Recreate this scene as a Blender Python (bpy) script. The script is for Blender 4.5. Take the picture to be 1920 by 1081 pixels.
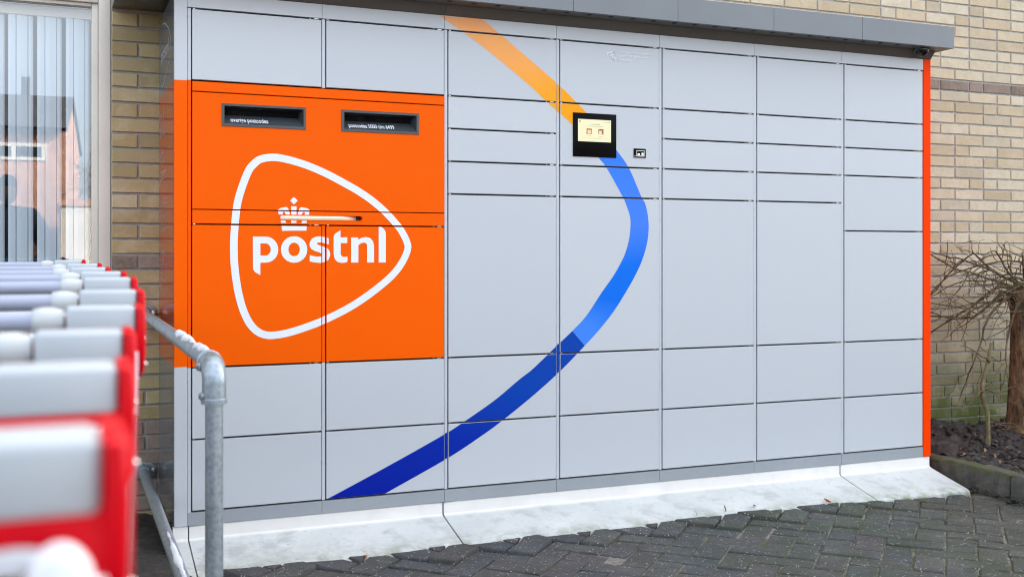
import bpy, bmesh, math, random
from mathutils import Vector, Matrix
from mathutils.geometry import tessellate_polygon

# ------------------------------------------------------------------ scene, camera, light
for o in list(bpy.data.objects):
    bpy.data.objects.remove(o)
sc = bpy.context.scene
col = sc.collection
R = math.radians

cam_d = bpy.data.cameras.new('camera')
cam = bpy.data.objects.new('camera', cam_d)
col.objects.link(cam)
cam.location = (-0.5131, -4.2546, 1.15)
cam.rotation_euler = (R(90), 0, -0.40515)
cam_d.sensor_width = 36.0
cam_d.lens = 2050 / 1920 * 36.0
cam_d.shift_y = (477.03 - 540.5) / 1920
cam_d.clip_start = 0.02
cam_d.clip_end = 2000
cam_d.dof.use_dof = True
cam_d.dof.focus_distance = 4.7
cam_d.dof.aperture_fstop = 5.2
sc.camera = cam

SUN_EL, SUN_AZ = 27.0, 53.0            # azimuth measured from +Y towards +X
world = bpy.data.worlds.new('World')
sc.world = world
world.use_nodes = True
wn = world.node_tree
sky = wn.nodes.new('ShaderNodeTexSky')
sky.sky_type = 'NISHITA'
sky.sun_disc = False
sky.sun_elevation = R(SUN_EL)
sky.sun_rotation = R(SUN_AZ)
sky.air_density = 0.6
sky.dust_density = 6.0
sky.ozone_density = 0.0
bg = wn.nodes['Background']
bg.inputs['Strength'].default_value = 0.15
# thin broken high cloud over the whole sky
tcw = wn.nodes.new('ShaderNodeTexCoord')
mpw = wn.nodes.new('ShaderNodeMapping')
mpw.inputs['Scale'].default_value = (1.0, 1.0, 2.6)
wn.links.new(tcw.outputs['Generated'], mpw.inputs['Vector'])
cn = wn.nodes.new('ShaderNodeTexNoise')
cn.inputs['Scale'].default_value = 2.2
cn.inputs['Detail'].default_value = 7
cn.inputs['Roughness'].default_value = 0.58
wn.links.new(mpw.outputs[0], cn.inputs['Vector'])
cr = wn.nodes.new('ShaderNodeMapRange')
wn.links.new(cn.outputs['Fac'], cr.inputs[0])
for i_, v_ in enumerate((0.34, 0.66, 0.30, 0.75)):
    cr.inputs[i_ + 1].default_value = v_
cm_ = wn.nodes.new('ShaderNodeMix')
cm_.data_type = 'RGBA'
wn.links.new(cr.outputs[0], cm_.inputs[0])
wn.links.new(sky.outputs['Color'], cm_.inputs[6])
cm_.inputs[7].default_value = (2.62, 2.74, 2.82, 1)
wn.links.new(cm_.outputs[2], bg.inputs['Color'])

sun_d = bpy.data.lights.new('sun', 'SUN')
sun_d.energy = 3.0
sun_d.angle = R(0.53)
sun_d.color = (1.0, 0.93, 0.83)
sun = bpy.data.objects.new('sun', sun_d)
col.objects.link(sun)
sd = Vector((math.sin(R(SUN_AZ)) * math.cos(R(SUN_EL)), math.cos(R(SUN_AZ)) * math.cos(R(SUN_EL)), math.sin(R(SUN_EL))))
sun.rotation_euler = sd.to_track_quat('Z', 'Y').to_euler()
sun.location = (6, 6, 12)

vs = sc.view_settings
vs.view_transform = 'Standard'
vs.look = 'None'
vs.exposure = 2.72
vs.gamma = 1.0
vs.use_curve_mapping = False
sc.cycles.filter_width = 1.1
sc.cycles.max_bounces = 8
sc.cycles.use_denoising = True
sc.cycles.caustics_reflective = False
sc.cycles.caustics_refractive = False

rnd = random.Random(7)

# ------------------------------------------------------------------ helpers
def lin(r, g, b):
    f = lambda c: (c / 255 / 12.92) if c / 255 <= 0.04045 else ((c / 255 + 0.055) / 1.055) ** 2.4
    return (f(r), f(g), f(b), 1.0)


class MB:
    """collects faces; build() links them as one mesh object"""
    def __init__(s):
        s.v, s.f, s.c = [], [], []

    def face(s, pts, c=None):
        n = len(s.v)
        s.v += [tuple(p) for p in pts]
        s.f.append(tuple(range(n, n + len(pts))))
        s.c.append(c)

    def quad_grid(s, rows, close=False, c=None):
        n = len(s.v)
        w = len(rows[0])
        for r in rows:
            s.v += [tuple(p) for p in r]
        for i in range(len(rows) - 1):
            for j in range(w if close else w - 1):
                k = (j + 1) % w
                s.f.append((n + i * w + j, n + i * w + k, n + (i + 1) * w + k, n + (i + 1) * w + j))
                s.c.append(c)

    def box(s, x0, x1, y0, y1, z0, z1, b=0.0, c=None):
        n = len(s.v)
        if b <= 0:
            for z in (z0, z1):
                s.v += [(x0, y0, z), (x1, y0, z), (x1, y1, z), (x0, y1, z)]
            for f in ((3, 2, 1, 0), (4, 5, 6, 7), (0, 1, 5, 4), (1, 2, 6, 5), (2, 3, 7, 6), (3, 0, 4, 7)):
                s.f.append(tuple(n + i for i in f)); s.c.append(c)
            return
        bm = bmesh.new()
        bmesh.ops.create_cube(bm, size=1)
        for v in bm.verts:
            v.co = Vector(((x0 + x1) / 2 + v.co.x * (x1 - x0), (y0 + y1) / 2 + v.co.y * (y1 - y0), (z0 + z1) / 2 + v.co.z * (z1 - z0)))
        bmesh.ops.bevel(bm, geom=bm.edges[:], offset=b, segments=2, affect='EDGES', profile=0.5)
        s.bm(bm, c)

    def bm(s, bm, c=None):
        n = len(s.v)
        bm.verts.index_update()
        s.v += [tuple(v.co) for v in bm.verts]
        for f in bm.faces:
            s.f.append(tuple(n + v.index for v in f.verts)); s.c.append(c)
        bm.free()

    def tube(s, pts, rad, n=8, cap=True, c=None):
        pts = [Vector(p) for p in pts]
        if not hasattr(rad, '__len__'):
            rad = [rad] * len(pts)
        up = None
        rows = []
        for i, p in enumerate(pts):
            t = (pts[min(i + 1, len(pts) - 1)] - pts[max(i - 1, 0)]).normalized()
            if up is None:
                a = Vector((0, 0, 1)) if abs(t.z) < 0.9 else Vector((1, 0, 0))
                up = t.cross(a).normalized()
            else:
                up = (up - t * up.dot(t)).normalized()
            w = t.cross(up)
            rows.append([p + (up * math.cos(2 * math.pi * k / n) + w * math.sin(2 * math.pi * k / n)) * rad[i] for k in range(n)])
        s.quad_grid(rows, close=True, c=c)
        if cap:
            s.face(rows[0][::-1], c); s.face(rows[-1], c)

    def lathe(s, prof, origin, axis, n=20, c=None):
        """prof: (radius, along-axis) pairs"""
        ax = Vector(axis).normalized()
        a = Vector((0, 0, 1)) if abs(ax.z) < 0.9 else Vector((1, 0, 0))
        u = ax.cross(a).normalized(); w = ax.cross(u)
        o = Vector(origin)
        s.quad_grid([[o + ax * h + (u * math.cos(2 * math.pi * k / n) + w * math.sin(2 * math.pi * k / n)) * max(r, 1e-5) for k in range(n)] for r, h in prof], close=True, c=c)

    def build(s, name, mat, parent=None, smooth=False, recalc=True, attr=False):
        me = bpy.data.meshes.new(name)
        me.from_pydata(s.v, [], s.f)
        if attr:
            at = me.color_attributes.new('tone', 'FLOAT_COLOR', 'CORNER')
            i = 0
            for f, c in zip(s.f, s.c):
                for _ in f:
                    at.data[i].color = c or (1, 1, 1, 1); i += 1
        if recalc:
            bm = bmesh.new(); bm.from_mesh(me)
            bmesh.ops.remove_doubles(bm, verts=bm.verts, dist=1e-6)
            bmesh.ops.recalc_face_normals(bm, faces=bm.faces)
            bm.to_mesh(me); bm.free()
        if smooth:
            for p in me.polygons:
                p.use_smooth = True
            if smooth is not True:
                me.set_sharp_from_angle(angle=R(smooth))
        me.materials.append(mat)
        o = bpy.data.objects.new(name, me)
        col.objects.link(o)
        if parent is not None:
            o.parent = parent
        return o


def tag(o, label=None, cat=None, group=None, kind=None):
    if label: o['label'] = label
    if cat: o['category'] = cat
    if group: o['group'] = group
    if kind: o['kind'] = kind
    return o


def empty(name, loc=(0, 0, 0), label=None, cat=None, group=None, parent=None):
    o = bpy.data.objects.new(name, None)
    o.empty_display_size = 0.1
    col.objects.link(o)
    o.location = loc
    if parent is not None:
        o.parent = parent
    return tag(o, label, cat, group)


def copy_tree(o, parent=None):
    c = o.copy()
    col.objects.link(c)
    c.parent = parent
    for ch in o.children:
        copy_tree(ch, c)
    return c


# ------------------------------------------------------------------ materials
def nodes(name):
    m = bpy.data.materials.new(name)
    m.use_nodes = True
    nt = m.node_tree
    return m, nt, nt.nodes['Principled BSDF'], nt.nodes.new, nt.links.new


def ramp(nt, fac, stops):
    r = nt.nodes.new('ShaderNodeValToRGB')
    e = r.color_ramp.elements
    while len(e) < len(stops):
        e.new(0.5)
    for el, (p, c) in zip(e, stops):
        el.position = p
        el.color = c if len(c) == 4 else (*c, 1)
    nt.links.new(fac, r.inputs['Fac'])
    return r.outputs['Color']


def noise(nt, scale, detail=4, rough=0.55, coord='Object', vec=None):
    n = nt.nodes.new('ShaderNodeTexNoise')
    n.inputs['Scale'].default_value = scale
    n.inputs['Detail'].default_value = detail
    n.inputs['Roughness'].default_value = rough
    if vec is None:
        tc = nt.nodes.new('ShaderNodeTexCoord')
        vec = tc.outputs[coord]
    nt.links.new(vec, n.inputs['Vector'])
    return n.outputs['Fac']


def wpos(nt):
    g = nt.nodes.new('ShaderNodeNewGeometry')
    return g.outputs['Position']


def mix(nt, fac, a, b, mode='MIX'):
    m = nt.nodes.new('ShaderNodeMix')
    m.data_type = 'RGBA'
    m.blend_type = mode
    for sock, val in ((m.inputs[0], fac), (m.inputs[6], a), (m.inputs[7], b)):
        if hasattr(val, 'links'):
            nt.links.new(val, sock)
        elif isinstance(val, (int, float)):
            sock.default_value = val
        else:
            sock.default_value = val if len(val) == 4 else (*val, 1)
    return m.outputs[2]


def maprange(nt, v, a, b, c=0.0, d=1.0):
    m = nt.nodes.new('ShaderNodeMapRange')
    nt.links.new(v, m.inputs[0])
    for i, x in enumerate((a, b, c, d)):
        m.inputs[i + 1].default_value = x
    return m.outputs[0]


def math_n(nt, op, a, b):
    m = nt.nodes.new('ShaderNodeMath')
    m.operation = op
    for i, v in enumerate((a, b)):
        if hasattr(v, 'links'):
            nt.links.new(v, m.inputs[i])
        else:
            m.inputs[i].default_value = v
    return m.outputs[0]


def bump(nt, bsdf, h, strength=0.3, dist=0.01):
    b = nt.nodes.new('ShaderNodeBump')
    b.inputs['Strength'].default_value = strength
    b.inputs['Distance'].default_value = dist
    nt.links.new(h, b.inputs['Height'])
    nt.links.new(b.outputs['Normal'], bsdf.inputs['Normal'])


def paint(name, c, rough=0.4, metal=0.0, coat=0.0, var=0.06, bscale=900, bstr=0.04, spec=0.5, dirt=0.0, sheet=False):
    """satin paint / plastic with a faint mottle and orange-peel"""
    m, nt, b, N, L = nodes(name)
    P_ = wpos(nt)
    n = noise(nt, 3.0 if not sheet else 0.9, 5 if not sheet else 1, 0.6, vec=P_)
    dark = tuple(x * (1 - var) for x in c[:3]); lite = tuple(min(1, x * (1 + var)) for x in c[:3])
    colr = mix(nt, 0.5, dark, lite) if sheet else ramp(nt, n, [(0.3, dark), (0.7, lite)])
    if dirt:
        sp = noise(nt, 90, 4, 0.6, vec=P_)
        f = ramp(nt, sp, [(0.66, (0, 0, 0)), (0.74, (dirt * 2,) * 3)])
        colr = mix(nt, f, colr, (0.16, 0.14, 0.11))
    if sheet:      # sheet-metal doors: small tone differences, rain streaks, wipe marks
        oi = N('ShaderNodeObjectInfo')
        colr = mix(nt, 1.0, colr, ramp(nt, oi.outputs['Random'], [(0.0, (0.955, 0.955, 0.96)), (1.0, (1.0, 1.0, 1.0))]), 'MULTIPLY')
    L(colr, b.inputs['Base Color'])
    b.inputs['Metallic'].default_value = metal
    rr = maprange(nt, noise(nt, 14 if not sheet else 1.7, 4 if not sheet else 1, vec=P_), 0.0 if sheet else 0.3, 1.0 if sheet else 0.7, rough * (0.6 if sheet else 0.85), rough * (1.35 if sheet else 1.15))
    if sheet:
        b.inputs['Roughness'].default_value = rough
    else:
        L(rr, b.inputs['Roughness'])
    b.inputs['Specular IOR Level'].default_value = spec
    if coat:
        b.inputs['Coat Weight'].default_value = coat
        b.inputs['Coat Roughness'].default_value = 0.06
    if sheet:
        pass
    elif bstr:
        bump(nt, b, noise(nt, bscale, 2, vec=P_), bstr, 0.001)
    return m


M = {}
M['door'] = paint('light_grey_paint', (0.53, 0.558, 0.578), 0.30, var=0.02, sheet=True)
M['post'] = paint('post_grey_paint', (0.55, 0.575, 0.605), 0.3, var=0.03)
M['skirt'] = paint('skirt_grey_paint', (0.30, 0.325, 0.345), 0.38, var=0.05, dirt=0.12)
M['fascia'] = paint('fascia_grey_paint', (0.18, 0.195, 0.205), 0.36, var=0.05, dirt=0.06)
M['soffit'] = paint('shaded_soffit_paint', (0.115, 0.10, 0.086), 0.42, var=0.08)  # grey paint; shade and brown ground reflection are put into its colour
M['orange'] = paint('orange_paint', (0.96, 0.116, 0.0), 0.34, var=0.05, spec=0.06, sheet=True)
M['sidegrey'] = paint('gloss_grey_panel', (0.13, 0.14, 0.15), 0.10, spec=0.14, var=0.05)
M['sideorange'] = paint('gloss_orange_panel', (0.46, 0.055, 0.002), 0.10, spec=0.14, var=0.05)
M['endorange'] = paint('bright_orange_panel', (0.94, 0.050, 0.0), 0.4, var=0.02, spec=0.04)
M['white'] = paint('white_print', (0.82, 0.84, 0.88), 0.35, var=0.02, bstr=0)
M['sidetext'] = paint('faint_white_print', (0.50, 0.38, 0.34), 0.2, var=0.02, bstr=0)
M['void'] = paint('dark_gap', (0.012, 0.013, 0.015), 0.6, var=0.1, bstr=0)
M['slot'] = paint('dark_grey_plastic', (0.062, 0.066, 0.07), 0.45, var=0.06)
M['ledge'] = paint('slot_ledge_plastic', (0.045, 0.052, 0.058), 0.4, var=0.06)
M['bristle'] = paint('black_bristle', (0.005, 0.005, 0.006), 0.7, var=0.2, spec=0.1)
M['terminal'] = paint('matt_black_terminal', (0.003, 0.003, 0.0035), 0.25, var=0.0, bstr=0, spec=0.06)
M['blackglass'] = paint('black_glass', (0.004, 0.004, 0.005), 0.06, var=0.0, bstr=0)
M['steel'] = paint('polished_steel', (0.62, 0.6, 0.56), 0.22, metal=1.0, var=0.05)
M['brass'] = paint('pale_brass_grip', (0.90, 0.78, 0.55), 0.25, metal=0.1, var=0.05)
M['chrome'] = paint('chrome_wire', (0.75, 0.76, 0.78), 0.16, metal=1.0, var=0.04)
M['red'] = paint('red_plastic', (0.64, 0.001, 0.010), 0.34, var=0.06, spec=0.18)
M['grip'] = paint('pale_grey_plastic', (0.45, 0.495, 0.525), 0.4, var=0.03)
M['collar'] = paint('milky_plastic', (0.50, 0.53, 0.53), 0.35, var=0.04)
M['bar'] = paint('lavender_grey_tube', (0.36, 0.39, 0.49), 0.32, var=0.05)
M['seatwhite'] = paint('white_plastic', (0.80, 0.82, 0.85), 0.4, var=0.03)
M['rubber'] = paint('grey_rubber', (0.07, 0.07, 0.075), 0.6, var=0.1)
M['frame'] = paint('cream_window_paint', (0.70, 0.655, 0.575), 0.45, var=0.06, dirt=0.1)
M['room'] = paint('dark_room', (0.03, 0.03, 0.032), 0.9, var=0.2)
M['cloth'] = paint('dark_coat_cloth', (0.02, 0.024, 0.032), 0.85, var=0.2)
M['skin'] = paint('skin', (0.45, 0.27, 0.2), 0.5, var=0.05)
M['hair'] = paint('dark_hair', (0.03, 0.022, 0.016), 0.6, var=0.2)
M['housebrick'] = paint('red_house_brick', (0.38, 0.215, 0.15), 0.85, var=0.2)
M['roof'] = paint('dark_roof_tiles', (0.06, 0.06, 0.065), 0.7, var=0.25)
M['whitewall'] = paint('white_render', (0.52, 0.50, 0.46), 0.8, var=0.05)
M['paper'] = paint('paper', (0.6, 0.5, 0.58), 0.7, var=0.1)


def mat_print():
    m, nt, b, N, L = nodes('printed_vinyl')
    a = N('ShaderNodeAttribute'); a.attribute_name = 'tone'
    L(a.outputs['Color'], b.inputs['Base Color'])
    b.inputs['Roughness'].default_value = 0.33
    b.inputs['Specular IOR Level'].default_value = 0.12
    bump(nt, b, noise(nt, 900, 2, vec=wpos(nt)), 0.04, 0.001)
    return m
M['print'] = mat_print()


def mat_galv():
    m, nt, b, N, L = nodes('galvanised_steel')
    P_ = wpos(nt)
    v = N('ShaderNodeTexVoronoi'); v.inputs['Scale'].default_value = 90
    L(P_, v.inputs['Vector'])
    c1 = mix(nt, v.outputs['Distance'], (0.25, 0.31, 0.355), (0.42, 0.48, 0.52))
    n = noise(nt, 22, 6, 0.65, vec=P_)
    st = ramp(nt, n, [(0.55, (0, 0, 0)), (0.72, (0.7, 0.7, 0.7))])
    c2 = mix(nt, st, c1, (0.22, 0.26, 0.29))
    L(c2, b.inputs['Base Color'])
    b.inputs['Metallic'].default_value = 0.75
    L(maprange(nt, n, 0.3, 0.7, 0.3, 0.52), b.inputs['Roughness'])
    bump(nt, b, noise(nt, 160, 4, vec=P_), 0.15, 0.002)
    return m
M['galv'] = mat_galv()


def mat_snow():
    m, nt, b, N, L = nodes('snow')
    b.inputs['Base Color'].default_value = (0.86, 0.89, 0.94, 1)
    b.inputs['Roughness'].default_value = 0.7
    b.inputs['Subsurface Weight'].default_value = 0.3
    b.inputs['Subsurface Radius'].default_value = (0.01, 0.012, 0.016)
    bump(nt, b, noise(nt, 240, 5, 0.7, vec=wpos(nt)), 0.8, 0.006)
    return m
M['snow'] = mat_snow()


def mat_brick(single):
    m, nt, b, N, L = nodes('yellow_brick' if single else 'yellow_brick_field')
    P_ = wpos(nt)
    if single:
        oi = N('ShaderNodeObjectInfo'); t = oi.outputs['Random']
    else:
        a = N('ShaderNodeAttribute'); a.attribute_name = 'tone'
        s = N('ShaderNodeSeparateColor'); L(a.outputs['Color'], s.inputs[0]); t = s.outputs[0]
    base = ramp(nt, t, [(0.0, (0.49, 0.395, 0.255)), (0.25, (0.59, 0.485, 0.325)), (0.55, (0.64, 0.55, 0.39)), (0.8, (0.68, 0.605, 0.455)), (0.97, (0.50, 0.43, 0.31))])
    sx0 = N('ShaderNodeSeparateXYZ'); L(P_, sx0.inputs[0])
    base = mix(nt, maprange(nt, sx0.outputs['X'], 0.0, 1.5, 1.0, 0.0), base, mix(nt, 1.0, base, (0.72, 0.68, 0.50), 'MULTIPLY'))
    n1 = noise(nt, 17, 6, 0.65, vec=P_)
    base = mix(nt, ramp(nt, n1, [(0.35, (0, 0, 0)), (0.75, (0.45, 0.45, 0.45))]), base, (0.42, 0.315, 0.195))
    n2 = noise(nt, 150, 4, 0.7, vec=P_)
    base = mix(nt, ramp(nt, n2, [(0.56, (0, 0, 0)), (0.72, (0.45, 0.45, 0.45))]), base, (0.20, 0.15, 0.095))
    # pale pink bloom
    n4 = noise(nt, 6, 4, 0.6, vec=P_)
    base = mix(nt, ramp(nt, n4, [(0.52, (0, 0, 0)), (0.7, (0.5, 0.5, 0.5))]), base, (0.66, 0.545, 0.405))
    sx = N('ShaderNodeSeparateXYZ'); L(P_, sx.inputs[0])
    # grey-green algae staining and moss near the planting bed
    low = maprange(nt, sx.outputs['Z'], 0.25, 1.15, 1.0, 0.0)
    right = maprange(nt, sx.outputs['X'], 3.3, 3.9, 0.0, 1.0)
    n3 = noise(nt, 5.5, 6, 0.7, vec=P_)
    f = math_n(nt, 'MULTIPLY', math_n(nt, 'MULTIPLY', low, right), maprange(nt, n3, 0.22, 0.55))
    base = mix(nt, math_n(nt, 'MULTIPLY', f, 0.92), base, (0.15, 0.155, 0.09))
    low2 = maprange(nt, sx.outputs['Z'], 0.26, 0.62, 1.0, 0.0)
    f2 = math_n(nt, 'MULTIPLY', math_n(nt, 'MULTIPLY', low2, right), maprange(nt, noise(nt, 9, 6, 0.7, vec=P_), 0.28, 0.55))
    base = mix(nt, math_n(nt, 'MULTIPLY', f2, 0.92), base, (0.075, 0.105, 0.016))
    L(base, b.inputs['Base Color'])
    b.inputs['Roughness'].default_value = 0.88
    b.inputs['Specular IOR Level'].default_value = 0.25
    h = math_n(nt, 'ADD', noise(nt, 70, 6, 0.7, vec=P_), math_n(nt, 'MULTIPLY', n2, 0.5))
    bump(nt, b, h, 0.55, 0.006)
    return m
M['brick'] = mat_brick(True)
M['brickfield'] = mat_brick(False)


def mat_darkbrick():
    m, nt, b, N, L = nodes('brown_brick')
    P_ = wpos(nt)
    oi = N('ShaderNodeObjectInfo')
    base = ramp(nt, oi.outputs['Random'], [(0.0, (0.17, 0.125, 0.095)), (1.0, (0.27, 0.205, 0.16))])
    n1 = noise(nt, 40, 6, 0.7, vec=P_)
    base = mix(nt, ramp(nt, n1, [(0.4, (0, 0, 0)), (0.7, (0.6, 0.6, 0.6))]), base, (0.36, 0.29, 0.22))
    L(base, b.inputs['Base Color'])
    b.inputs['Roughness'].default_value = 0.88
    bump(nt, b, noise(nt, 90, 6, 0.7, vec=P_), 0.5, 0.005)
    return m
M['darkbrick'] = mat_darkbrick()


def mat_mortar():
    m, nt, b, N, L = nodes('grey_mortar')
    P_ = wpos(nt)
    n = noise(nt, 35, 7, 0.7, vec=P_)
    base = ramp(nt, n, [(0.3, (0.36, 0.345, 0.32)), (0.7, (0.55, 0.53, 0.49))])
    sx = N('ShaderNodeSeparateXYZ'); L(P_, sx.inputs[0])
    low = maprange(nt, sx.outputs['Z'], 0.25, 1.0, 1.0, 0.0)
    right = maprange(nt, sx.outputs['X'], 3.3, 3.9, 0.0, 1.0)
    f = math_n(nt, 'MULTIPLY', math_n(nt, 'MULTIPLY', low, right), maprange(nt, noise(nt, 5.5, 6, 0.7, vec=P_), 0.2, 0.55))
    base = mix(nt, math_n(nt, 'MULTIPLY', f, 0.8), base, (0.15, 0.165, 0.10))
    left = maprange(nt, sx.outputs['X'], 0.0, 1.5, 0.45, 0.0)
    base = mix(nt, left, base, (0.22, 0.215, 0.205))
    L(base, b.inputs['Base Color'])
    b.inputs['Roughness'].default_value = 0.95
    bump(nt, b, noise(nt, 220, 5, 0.7, vec=P_), 0.7, 0.006)
    return m
M['mortar'] = mat_mortar()


def mat_concrete():
    m, nt, b, N, L = nodes('pale_precast_concrete')
    P_ = wpos(nt)
    n = noise(nt, 4.5, 7, 0.62, vec=P_)
    base = ramp(nt, n, [(0.3, (0.50, 0.52, 0.50)), (0.6, (0.60, 0.61, 0.585)), (0.8, (0.66, 0.66, 0.625))])
    bl = noise(nt, 9, 5, 0.6, vec=P_)
    base = mix(nt, ramp(nt, bl, [(0.50, (0, 0, 0)), (0.64, (0.75, 0.75, 0.75))]), base, (0.38, 0.40, 0.385))
    base = mix(nt, ramp(nt, noise(nt, 38, 7, 0.75, vec=P_), [(0.5, (0, 0, 0)), (0.75, (0.25, 0.25, 0.25))]), base, (0.36, 0.36, 0.33))
    sp = noise(nt, 75, 3, 0.5, vec=P_)
    base = mix(nt, ramp(nt, sp, [(0.70, (0, 0, 0)), (0.74, (0.7, 0.7, 0.7))]), base, (0.13, 0.12, 0.10))
    sx = N('ShaderNodeSeparateXYZ'); L(P_, sx.inputs[0])
    # warm cast on the upright lip, moss along the toe
    up = maprange(nt, sx.outputs['Z'], 0.072, 0.08)
    base = mix(nt, math_n(nt, 'MULTIPLY', up, 0.75), base, (0.82, 0.79, 0.745))
    spl = maprange(nt, sx.outputs['Z'], 0.004, 0.060, 1.0, 0.0)
    base = mix(nt, math_n(nt, 'MULTIPLY', spl, maprange(nt, noise(nt, 6.5, 7, 0.75, vec=P_), 0.42, 0.66, 0.0, 0.6)), base, (0.34, 0.345, 0.31))
    toe = maprange(nt, sx.outputs['Z'], 0.002, 0.036, 1.0, 0.0)
    f = math_n(nt, 'MULTIPLY', toe, maprange(nt, noise(nt, 11, 6, 0.75, vec=P_), 0.44, 0.60))
    base = mix(nt, math_n(nt, 'MULTIPLY', f, 0.85), base, (0.15, 0.185, 0.07))
    L(base, b.inputs['Base Color'])
    b.inputs['Roughness'].default_value = 0.8
    bump(nt, b, noise(nt, 110, 6, 0.7, vec=P_), 0.25, 0.003)
    return m
M['concrete'] = mat_concrete()


def mat_paver():
    m, nt, b, N, L = nodes('dark_concrete_paver')
    P_ = wpos(nt)
    oi = N('ShaderNodeObjectInfo')
    base = ramp(nt, oi.outputs['Random'], [(0.0, (0.040, 0.050, 0.058)), (0.3, (0.062, 0.075, 0.085)), (0.5, (0.085, 0.066, 0.062)), (0.7, (0.088, 0.094, 0.100)), (0.85, (0.072, 0.074, 0.054)), (1.0, (0.064, 0.055, 0.047))])
    n1 = noise(nt, 9, 6, 0.7, vec=P_)
    base = mix(nt, ramp(nt, n1, [(0.42, (0, 0, 0)), (0.7, (0.75, 0.75, 0.75))]), base, (0.092, 0.074, 0.068))
    sx = N('ShaderNodeSeparateXYZ'); L(P_, sx.inputs[0])
    # algae and brown dirt towards the planting bed
    gx = maprange(nt, sx.outputs['X'], 1.2, 2.6)
    n3 = noise(nt, 4.2, 6, 0.68, vec=P_)
    g = math_n(nt, 'MULTIPLY', gx, maprange(nt, n3, 0.38, 0.58))
    base = mix(nt, math_n(nt, 'MULTIPLY', g, 0.9), base, (0.040, 0.064, 0.018))
    gx2 = maprange(nt, sx.outputs['X'], 2.7, 3.5)
    base = mix(nt, math_n(nt, 'MULTIPLY', gx2, maprange(nt, noise(nt, 6.5, 6, 0.7, vec=P_), 0.35, 0.6, 0, 0.9)), base, (0.095, 0.08, 0.055))
    fine = noise(nt, 210, 4, 0.75, vec=P_)
    base = mix(nt, ramp(nt, fine, [(0.38, (0.85, 0.85, 0.85)), (0.62, (0, 0, 0))]), base, (0.022, 0.024, 0.028))
    v = N('ShaderNodeTexVoronoi'); v.inputs['Scale'].default_value = 85
    L(P_, v.inputs['Vector'])
    sp = ramp(nt, v.outputs['Distance'], [(0.0, (1, 1, 1)), (0.19, (1, 1, 1)), (0.30, (0, 0, 0))])
    sel = ramp(nt, noise(nt, 33, 3, vec=P_), [(0.50, (0, 0, 0)), (0.58, (1, 1, 1))])
    dust = ramp(nt, noise(nt, 3.3, 7, 0.72, vec=P_), [(0.48, (0, 0, 0)), (0.72, (0.5, 0.5, 0.5))])
    base = mix(nt, dust, base, (0.135, 0.128, 0.118))
    base = mix(nt, mix(nt, 1.0, sp, sel, 'MULTIPLY'), base, (0.40, 0.39, 0.37))
    L(base, b.inputs['Base Color'])
    L(maprange(nt, n1, 0.3, 0.7, 0.55, 0.8), b.inputs['Roughness'])
    h = math_n(nt, 'ADD', noise(nt, 140, 5, 0.75, vec=P_), math_n(nt, 'MULTIPLY', noise(nt, 14, 4, vec=P_), 0.8))
    bump(nt, b, h, 0.85, 0.008)
    return m
M['paver'] = mat_paver()


def mat_sand():
    m, nt, b, N, L = nodes('joint_sand_and_moss')
    P_ = wpos(nt)
    n = noise(nt, 60, 6, 0.75, vec=P_)
    base = ramp(nt, n, [(0.3, (0.06, 0.055, 0.042)), (0.5, (0.20, 0.185, 0.155)), (0.72, (0.40, 0.38, 0.34))])
    base = mix(nt, ramp(nt, noise(nt, 7, 5, 0.7, vec=P_), [(0.44, (0, 0, 0)), (0.6, (0.9, 0.9, 0.9))]), base, (0.085, 0.082, 0.022))
    L(base, b.inputs['Base Color'])
    b.inputs['Roughness'].default_value = 1.0
    bump(nt, b, n, 0.9, 0.01)
    return m
M['sand'] = mat_sand()


def mat_soil(name, dark):
    m, nt, b, N, L = nodes(name)
    P_ = wpos(nt)
    n = noise(nt, 26, 8, 0.75, vec=P_)
    if dark:
        st = [(0.3, (0.018, 0.015, 0.013)), (0.5, (0.055, 0.047, 0.042)), (0.72, (0.125, 0.11, 0.10))]
    else:
        st = [(0.3, (0.022, 0.019, 0.016)), (0.52, (0.055, 0.048, 0.04)), (0.75, (0.12, 0.11, 0.095))]
    L(ramp(nt, n, st), b.inputs['Base Color'])
    b.inputs['Roughness'].default_value = 0.95
    bump(nt, b, noise(nt, 75, 8, 0.8, vec=P_), 0.9, 0.02)
    return m
M['soil'] = mat_soil('dark_soil', True)
M['dirt'] = mat_soil('trodden_dirt', False)


def mat_kerb():
    m, nt, b, N, L = nodes('mossy_kerb_concrete')
    P_ = wpos(nt)
    n = noise(nt, 18, 7, 0.7, vec=P_)
    base = ramp(nt, n, [(0.3, (0.045, 0.042, 0.036)), (0.7, (0.135, 0.125, 0.105))])
    g = N('ShaderNodeNewGeometry')
    sx = N('ShaderNodeSeparateXYZ'); L(P_, sx.inputs[0])
    top = maprange(nt, sx.outputs['Z'], 0.06, 0.105)
    f = math_n(nt, 'MULTIPLY', top, maprange(nt, noise(nt, 8, 6, 0.7, vec=P_), 0.42, 0.58))
    base = mix(nt, math_n(nt, 'MULTIPLY', f, 0.85), base, (0.062, 0.075, 0.014))
    L(base, b.inputs['Base Color'])
    b.inputs['Roughness'].default_value = 0.95
    bump(nt, b, noise(nt, 90, 6, 0.75, vec=P_), 0.7, 0.008)
    return m
M['kerb'] = mat_kerb()


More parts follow.
